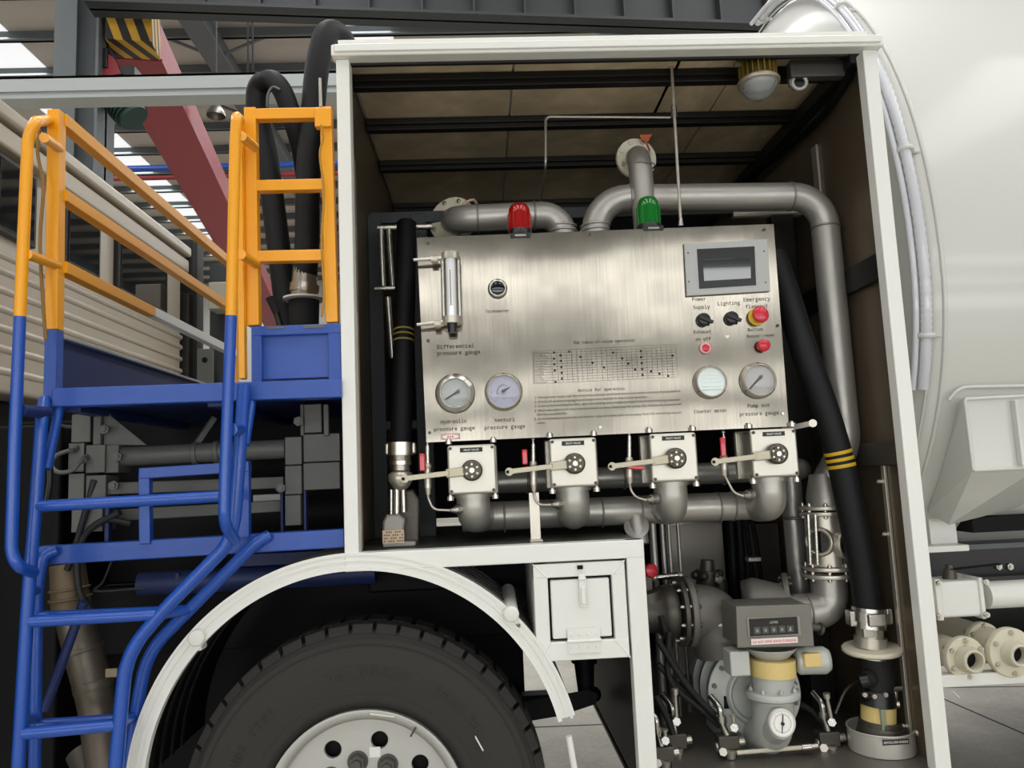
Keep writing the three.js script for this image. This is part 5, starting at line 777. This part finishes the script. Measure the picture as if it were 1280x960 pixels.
{
  const g = thing('exhaust_pipe', 'brownish grey exhaust pipe with clamp slanting down behind the blue ladder', 'exhaust'), z = -0.32, k = M(1, z), P = (px, py, dz = 0) => W(px, py, z + dz);
  part('canister', [cyl(P(90, 770), P(84, 705), k * 22, k * 19, 28), ring(P(88, 748), V(-0.09, 1, 0), k * 21.5, 0.006), ring(P(87, 736), V(-0.09, 1, 0), k * 21, 0.005)], std('#6a5c48', 0.6, 0.5), g);
  part('pipe_run', pipe([P(92, 765), P(102, 806), P(122, 880), P(136, 990)], k * 21, 0.06, 28), MT.exhaust, g);
  part('clamp', rev([[k * 21, -0.014], [k * 22.5, -0.014], [k * 22.5, 0.014], [k * 21, 0.014]], P(117, 856), V(-0.24, 1, 0)), MT.exhaust, g); part('clamp', rev([[k * 21, -0.008], [k * 23, -0.008], [k * 23, 0.008], [k * 21, 0.008]], P(103, 812), V(-0.24, 1, 0)), MT.exhaust, g); part('clamp_tab', [pb(131, 836, 146, 847, z + 0.03, 0.01, 0.003)], std('#a39679', 0.5, 0.3), g);
  part('lower_elbow', pipe([P(100, 940, -0.05), P(108, 955, -0.03), P(125, 985)], k * 16, 0.04), MT.iron, g);
}
[[[150, 640], [112, 662], [98, 690], [100, 740], [112, 760]], [[118, 600], [104, 650], [92, 690], [84, 712]], [[165, 655], [130, 650], [104, 672], [95, 705]], [[140, 700], [128, 728], [118, 738], [180, 735]], [[70, 488], [58, 500], [58, 540], [62, 600], [55, 640]]].forEach((p, i) => single('loom_cable', hose(p.map(([x, y], j) => W(x, y, -0.2 + (i === 4 ? 0.2 : -0.02 * j))), i === 3 ? 0.004 : 0.011, 30, 12), i === 4 ? MT.blackPaint : std('#24262a', 0.5), ['black cable arching over the lower blue beam down to the exhaust canister', 'thick black cable dropping straight behind the lowest blue cross tube', 'black cable curving in front of the lower blue beam end', 'thin dark wire with a loose end hanging below the lower blue beam', 'black cable tied around the ladder top beside the upper blue beam end'][i], 'cable'));
{ const g = thing('cross_tube', 'dark blue tubular crossmember under the lower blue beam', 'tube'), z = -0.45; part('tube', cyl(W(175, 730, z), W(470, 715, z), M(14, z)), MT.deepBlue, g); part('end_bracket', pb(218, 716, 224, 746, z + 0.04, 0.1), MT.deepBlue, g); part('rear_rail', pb(300, 690, 430, 706, z + 0.02, 0.1), MT.deepBlue, g); part('bracket_post', bx(W(330, 695, z).x - 0.03, W(330, 695, z).x + 0.03, W(330, 725, z).y, W(330, 668, z).y, z - 0.1, z - 0.05), MT.deepBlue, g); }

// ---------- ladder platform ----------
{
  const g = thing('access_platform', 'blue steel access platform with ladder and yellow guard rails', 'platform');
  const P = (px, py, z = 0) => W(px, py, z), T = (name, pts, r, b, mat = MT.blue, z = 0) => part(name, pipe(pts.map(([x, y, q]) => W(x, y, q ?? z)), r, b, 16), mat, g);
  const a = P(78, 495), b = P(428, 484), ub = (a.y + b.y) / 2;
  part('upper_beam', bar(P(70, 498), P(428, 486), M(20), 0.06, 0.004), MT.blue, g); const bb = part('lower_beam', bar(P(52, 694, -0.08), P(432, 672, -0.08), M(19, -0.08), 0.06, 0.004), MT.blue, g);
  part('deck', bx(P(72, 498).x, cx0 - 0.01, P(200, 500).y, P(200, 492).y, -1.75, -0.03, 0.003), MT.deepBlue, g);
  for (const x of [P(75, 498).x, P(255, 498).x]) part('deck_bearer', bx(x, x + 0.05, P(200, 510).y, P(200, 500).y, -1.7, -0.03, 0.003), MT.deepBlue, g);
  // inverted U frame
  part('frame_leg', bar(P(183, 680, -0.06), P(182, 592, -0.06), M(11.6, -0.06), 0.035), MT.blue, g); part('frame_leg', bar(P(306, 672, -0.06), P(306, 584, -0.06), M(11.6, -0.06), 0.035), MT.blue, g); part('frame_head', bar(P(176, 592, -0.06), P(313, 583, -0.06), M(13, -0.06), 0.035), MT.blue, g);
  // ladder rails (inner pair and outer pair), rungs
  const r1 = M(7.4, 0.08), zl = 0.08, zr = -0.03;
  T('ladder_rail', [[56, 500, 0.02], [52, 525, zl], [44, 640, zl], [36, 735, zl], [29, 850, zl], [21, 990, zl]], r1, 0.05);
  T('ladder_rail', [[305, 482, 0.04], [300, 560, zl], [293, 652, zl], [284, 682, zl], [203, 764, zl], [158, 818, zl], [151, 890, zl], [142, 990, zl]], r1 * 1.1, [0.05, 0.08, 0.05, 0.06, 0.08, 0.05]);
  T('ladder_rail', [[70, 688, -0.05], [54, 694, zr], [46, 735, zr], [43, 990, zr]], r1 * 0.95, 0.05);
  T('ladder_rail', [[336, 670, -0.05], [322, 676, zr], [237, 762, zr], [184, 816, zr], [172, 880, zr], [158, 990, zr]], r1 * 1.05, [0.03, 0.06, 0.08, 0.06]);
  for (const [p, q] of [[[46, 633], [284, 620]], [[38, 777], [196, 768]], [[30, 917], [148, 906]]]) T('rung', [p, q], r1 * 0.95, 0, MT.blue, zl);
  T('rung', [[46, 770], [240, 762]], r1 * 0.8, 0, MT.blue, zr); T('rung', [[46, 905], [168, 897]], r1 * 0.8, 0, MT.blue, zr);
  for (const [p, q] of [[[196, 769, zl], [238, 762, zr]], [[150, 903, zl], [168, 897, zr]], [[36, 740, zl], [46, 738, zr]], [[28, 900, zl], [44, 898, zr]]]) T('spacer', [p, q], r1 * 0.8, 0);
  T('brace', [[105, 752], [56, 888]], r1 * 0.8, 0, MT.deepBlue, -0.12); T('brace', [[75, 506, 0], [58, 586, zl - 0.03]], r1 * 0.8, 0); T('brace', [[316, 492, 0], [306, 556, zl - 0.02]], r1 * 0.8, 0); T('spacer', [[26, 513, 0.16], [60, 516, 0.05]], r1, 0, MT.deepBlue);
  T('spacer', [[289, 537, 0.16], [300, 537, 0.08]], r1, 0);
  // hoop handrails: yellow upper, blue lower
  const zh = 0.17, rh = M(7, zh);
  T('grab_rail', [[62, 150, 0], [44, 152, zh], [35, 172, zh], [25, 396, zh]], rh, 0.05, MT.yellow); T('grab_rail', [[25, 396], [18, 560], [14, 690], [22, 708], [42, 716, zl]], rh, 0.05, MT.blue, zh);
  T('grab_rail', [[300, 150, 0.02], [296, 146, zh], [294, 175, zh], [289, 395, zh]], rh, 0.02, MT.yellow); T('grab_rail', [[289, 395], [281, 600], [280, 655], [294, 676, zl]], rh, 0.04, MT.blue, zh);
  T('stub', [[55, 172, zh - 0.02], [74, 186, 0]], rh * 0.9, 0, MT.yellow); T('stub', [[34, 318, zh], [72, 332, 0]], rh * 0.9, 0, MT.yellow);
  T('stub', [[302, 170, zh], [318, 184, 0]], rh * 0.9, 0, MT.yellow); T('stub', [[301, 318, zh], [320, 330, 0]], rh * 0.9, 0, MT.yellow);
  // posts and receding guard rails
  part('guard_post', bar(P(68, 413, -0.005), P(71, 140, -0.005), M(17), 0.04), MT.yellow, g); part('guard_post', bar(P(66, 502, -0.005), P(68, 413, -0.005), M(16.6), 0.039), MT.blue, g);
  const rail = (px, py, h, mat, z1 = -1.8, z0 = -0.02) => { const s = P(px, py, z0); return part('guard_rail', bx(s.x - 0.02, s.x + 0.02, s.y - h, s.y + h, z1, z0, 0.003), mat, g); };
  rail(76, 150, 0.022, MT.yellow); rail(76, 244, 0.02, MT.yellow); const s3 = P(76, 334, -0.02); part('guard_rail', bx(s3.x - 0.02, s3.x + 0.02, s3.y - 0.02, s3.y + 0.02, -0.72, -0.02, 0.003), MT.yellow, g); part('guard_rail', bx(s3.x - 0.02, s3.x + 0.02, s3.y - 0.02, s3.y + 0.02, -1.8, -0.72, 0.003), MT.white, g, 'white painted length of guard rail');
  part('guard_post', bx(s3.x - 0.02, s3.x + 0.02, P(200, 495).y, P(76, 150, -0.02).y, -1.84, -1.8, 0.003), MT.yellow, g);
  const tb = P(74, 424, -0.03); part('toe_board', bx(tb.x - 0.012, tb.x, P(200, 496).y, tb.y, -1.78, -0.03, 0.002), MT.deepBlue, g); part('toe_edge', bx(tb.x - 0.03, tb.x + 0.02, tb.y, tb.y + 0.012, -1.78, -0.03, 0.003), MT.rail, g);
  // yellow gate frame with blue box below
  const zg = -0.03; part('gate_bar', bar(P(304, 474, 0.0), P(300, 148, 0.0), M(12), 0.02), MT.yellow, g);
  part('gate_stile', bar(P(318, 408, zg), P(314, 137, zg), M(15, zg), 0.04), MT.yellow, g); part('gate_stile', bar(P(416, 404, zg), P(408, 136, zg), M(15, zg), 0.04), MT.yellow, g);
  for (const py of [144, 233, 321]) part('gate_rung', bar(P(316, py + 1, zg), P(412, py - 1, zg), M(13.4, zg), 0.038), MT.yellow, g);
  part('latch_block', pb(393, 134, 414, 158, zg + 0.035, 0.03, 0.004), MT.yellow, g); part('latch_pin', cyl(P(401, 134, zg + 0.02), P(400, 98, zg + 0.02), 0.006, 0.005, 10), MT.steel, g);
  const bx0 = part('step_box', pb(326, 418, 424, 473, -0.028, 0.25, 0.003), MT.blue, g);
  part('box_frame', [pb(314, 408, 327, 478, -0.005, 0.04, 0.003), pb(410, 404, 426, 476, -0.005, 0.04, 0.003), pb(314, 406, 426, 418, -0.003, 0.04, 0.003)], MT.blue, bx0); part('box_slot', pb(333, 408, 356, 411, -0.001, 0.01, 0.001), MT.grey, bx0); part('box_slot', pb(379, 406, 405, 410, -0.001, 0.01, 0.001), MT.grey, bx0);
}
single('tie_rope', hose([[50, 160], [47, 190], [54, 230], [50, 300], [54, 380], [57, 424]].map(([x, y]) => W(x, y, 0.05)), 0.0055, 40, 8), std('#8d6a35', 0.8), 'thin brown cable hanging beside the blue and yellow guard post', 'cable');
single('gate_wire', hose([[401, 156], [404, 172], [400, 190], [405, 240], [402, 300], [405, 372], [402, 396]].map(([x, y]) => W(x, y, 0.02)), 0.004, 40, 8), std('#b07f22', 0.7), 'thin wire hanging down inside the yellow gate from its latch', 'wire');
// looping hoses and their coupling behind the gate
{
  const g = thing('riser_hose', 'thick black hose rising from a steel coupling over the cabinet corner', 'hose'), z = -0.35, k = M(1, z), P = (px, py, q = z) => W(px, py, q);
  part('hose_body', hose([P(381, 345), P(384, 300), P(385, 230), P(391, 140), P(399, 70), P(409, 42, z - 0.03), P(424, 44, z - 0.12), P(436, 70, z - 0.3), P(446, 130, z - 0.5)], k * 15.5, 60, 22), MT.hose, g);
  part('coupling', [cyl(P(380, 372), P(381, 336), k * 17, k * 15), cyl(P(380, 366), P(381, 356), k * 18.5)], MT.bright, g); part('disc', rev([[0, -k * 2], [k * 25, -k * 2], [k * 25, k * 2], [0, k * 2]], P(379.5, 374), V(0, 1, 0.02)), MT.cream, g);
  part('lower_sleeve', [cyl(P(380, 425), P(380, 376), k * 18, k * 19)], MT.rubber, g); part('clamp_ring', cyl(P(380, 382), P(380, 376), k * 15.5, k * 15.5), MT.bright, g);
}
{
  const g = thing('loop_hose', 'black hose bent into a tight loop behind the yellow gate', 'hose'), z = -0.42, k = M(1, z), P = (px, py, q = z) => W(px, py, q);
  const p = [P(362, 420), P(356, 370), P(346, 290), P(334, 200), P(322, 140), P(324, 110, z + 0.02), P(338, 100, z + 0.06), P(352, 112, z + 0.09), P(366, 150, z + 0.08), P(376, 185, z + 0.02), P(384, 240, z - 0.1)];
  part('hose_body', sweep(smooth(p, 70), (t) => k * (t < 0.55 ? 14.5 : 12.5), 22), MT.hose, g); part('scuffed_edge', sweep(smooth([P(334, 134, z + 0.12), P(335, 118, z + 0.13), P(341, 109, z + 0.13), P(350, 112, z + 0.135)], 20), k * 1.6, 8), MT.grey, g);
}
{ const z = -0.3, g = thing('black_lever', 'short black gripped lever leaning behind the yellow gate above the blue box', 'lever'); part('grip', cyl(W(346, 392, z), W(337, 372, z), M(4.5, z), M(5, z)), MT.rubber, g); part('arm', cyl(W(352, 412, z), W(345, 390, z), M(4, z)), MT.blackPaint, g); }

// ---------- grey folded lift mechanism under the platform ----------
{
  const g = thing('lift_mechanism', 'grey folded lift mechanism of stacked blocks with a cylinder under the platform', 'lift'), z = -0.2;
  const block = (x0, y0, x1, y1, dz, d = 0.1) => part('block', pb(x0, y0, x1, y1, z + dz, d, 0.003), MT.grey, g);
  const k = M(1, z), P = (px, py, dz = 0) => W(px, py, z + dz);
  block(89, 518, 113, 553, -0.02); block(85, 554, 105, 590, -0.02); block(107, 556, 131, 591, 0.0); block(85, 592, 105, 626, -0.02); block(107, 594, 132, 626, 0.0); block(131, 556, 148, 591, -0.012); block(89, 628, 128, 665, -0.03);
  block(356, 546, 377, 581, 0.0); block(356, 582, 377, 618, 0.0); block(356, 619, 376, 657, 0.0); block(379, 542, 425, 577, -0.01); block(379, 578, 425, 612, -0.01); block(380, 505, 402, 541, -0.01);
  part('cylinder', cyl(P(148, 571, -0.05), P(358, 561, -0.05), k * 12, k * 12), MT.grey, g); part('arm', [bar(P(131, 611, -0.04), P(356, 603, -0.04), k * 16, 0.04)], MT.grey, g); part('arm', bar(P(128, 645, -0.1), P(356, 632, -0.1), k * 15, 0.04), MT.grey, g);
  const cl = part('clamp', [rev([[k * 12, -k * 3], [k * 14, -k * 3], [k * 14, k * 3], [k * 12, k * 3]], P(245, 567, -0.05), V(1, 0.05, 0)), rev([[k * 12, -k * 3], [k * 14, -k * 3], [k * 14, k * 3], [k * 12, k * 3]], P(272, 565, -0.05), V(1, 0.05, 0)), bar(P(245, 556, -0.06), P(268, 522, -0.1), 0.02, 0.02)], MT.grey, g);
  part('hanger_plate', [pb(116, 508, 126, 556, 0.0 + z, 0.02), prism([P(126, 556), P(180, 556), P(136, 520), P(126, 510)], z - 0.04, z - 0.02, 0.001)], MT.grey, g);
  part('hanger_plate', pb(404, 505, 411, 545, z, 0.03), MT.grey, g); part('hanger_plate', pb(375, 505, 380, 545, z - 0.02, 0.03), MT.grey, g);
  for (const [px, py] of [[131, 537], [147, 571], [143, 607], [351, 610], [373, 527]]) { bolt(P(px, py, 0.0), V(0.2, 0, 1), k * 6, k * 6, MT.grey, g); }
  for (const [a, b, c, d] of [[350, 600, 354, 668], [379, 612, 383, 668], [130, 626, 136, 682]]) part('support', pb(a, b, c, d, z - 0.02, 0.03), MT.deepBlue, g);
  part('hose_loop', [hose([P(110, 570, 0.0), P(100, 578, 0.03), P(90, 588, 0.04), P(72, 590, 0.04), P(64, 581, 0.03), P(70, 570, 0.02), P(90, 562, -0.01)], k * 2.6, 40, 10), cyl(P(110, 570, -0.01), P(104, 575, 0.02), k * 4), cyl(P(96, 559, -0.02), P(88, 563, 0.0), k * 4)], MT.grey, g);
  part('white_block', pb(316, 618, 352, 628, z - 0.3, 0.08, 0.003), MT.white, g, 'pale block');
}

// ---------- set each thing on its own base ----------
for (const g of things) {
  if (g.userData.shift) continue;
  const b = new THREE.Box3().setFromObject(g), o = V((b.min.x + b.max.x) / 2, b.min.y, (b.min.z + b.max.z) / 2);
  g.position.copy(o); for (const c of g.children) c.position.sub(o);
}
const firstValve = things.find((g) => g.name === 'ball_valve');
for (const g of things) if (g.userData.shift) { const s = g.userData.shift; delete g.userData.shift; g.position.copy(firstValve.position).add(s); g.children.forEach((c, i) => c.position.copy(firstValve.children[i].position)); }
renderer.render(scene, camera);
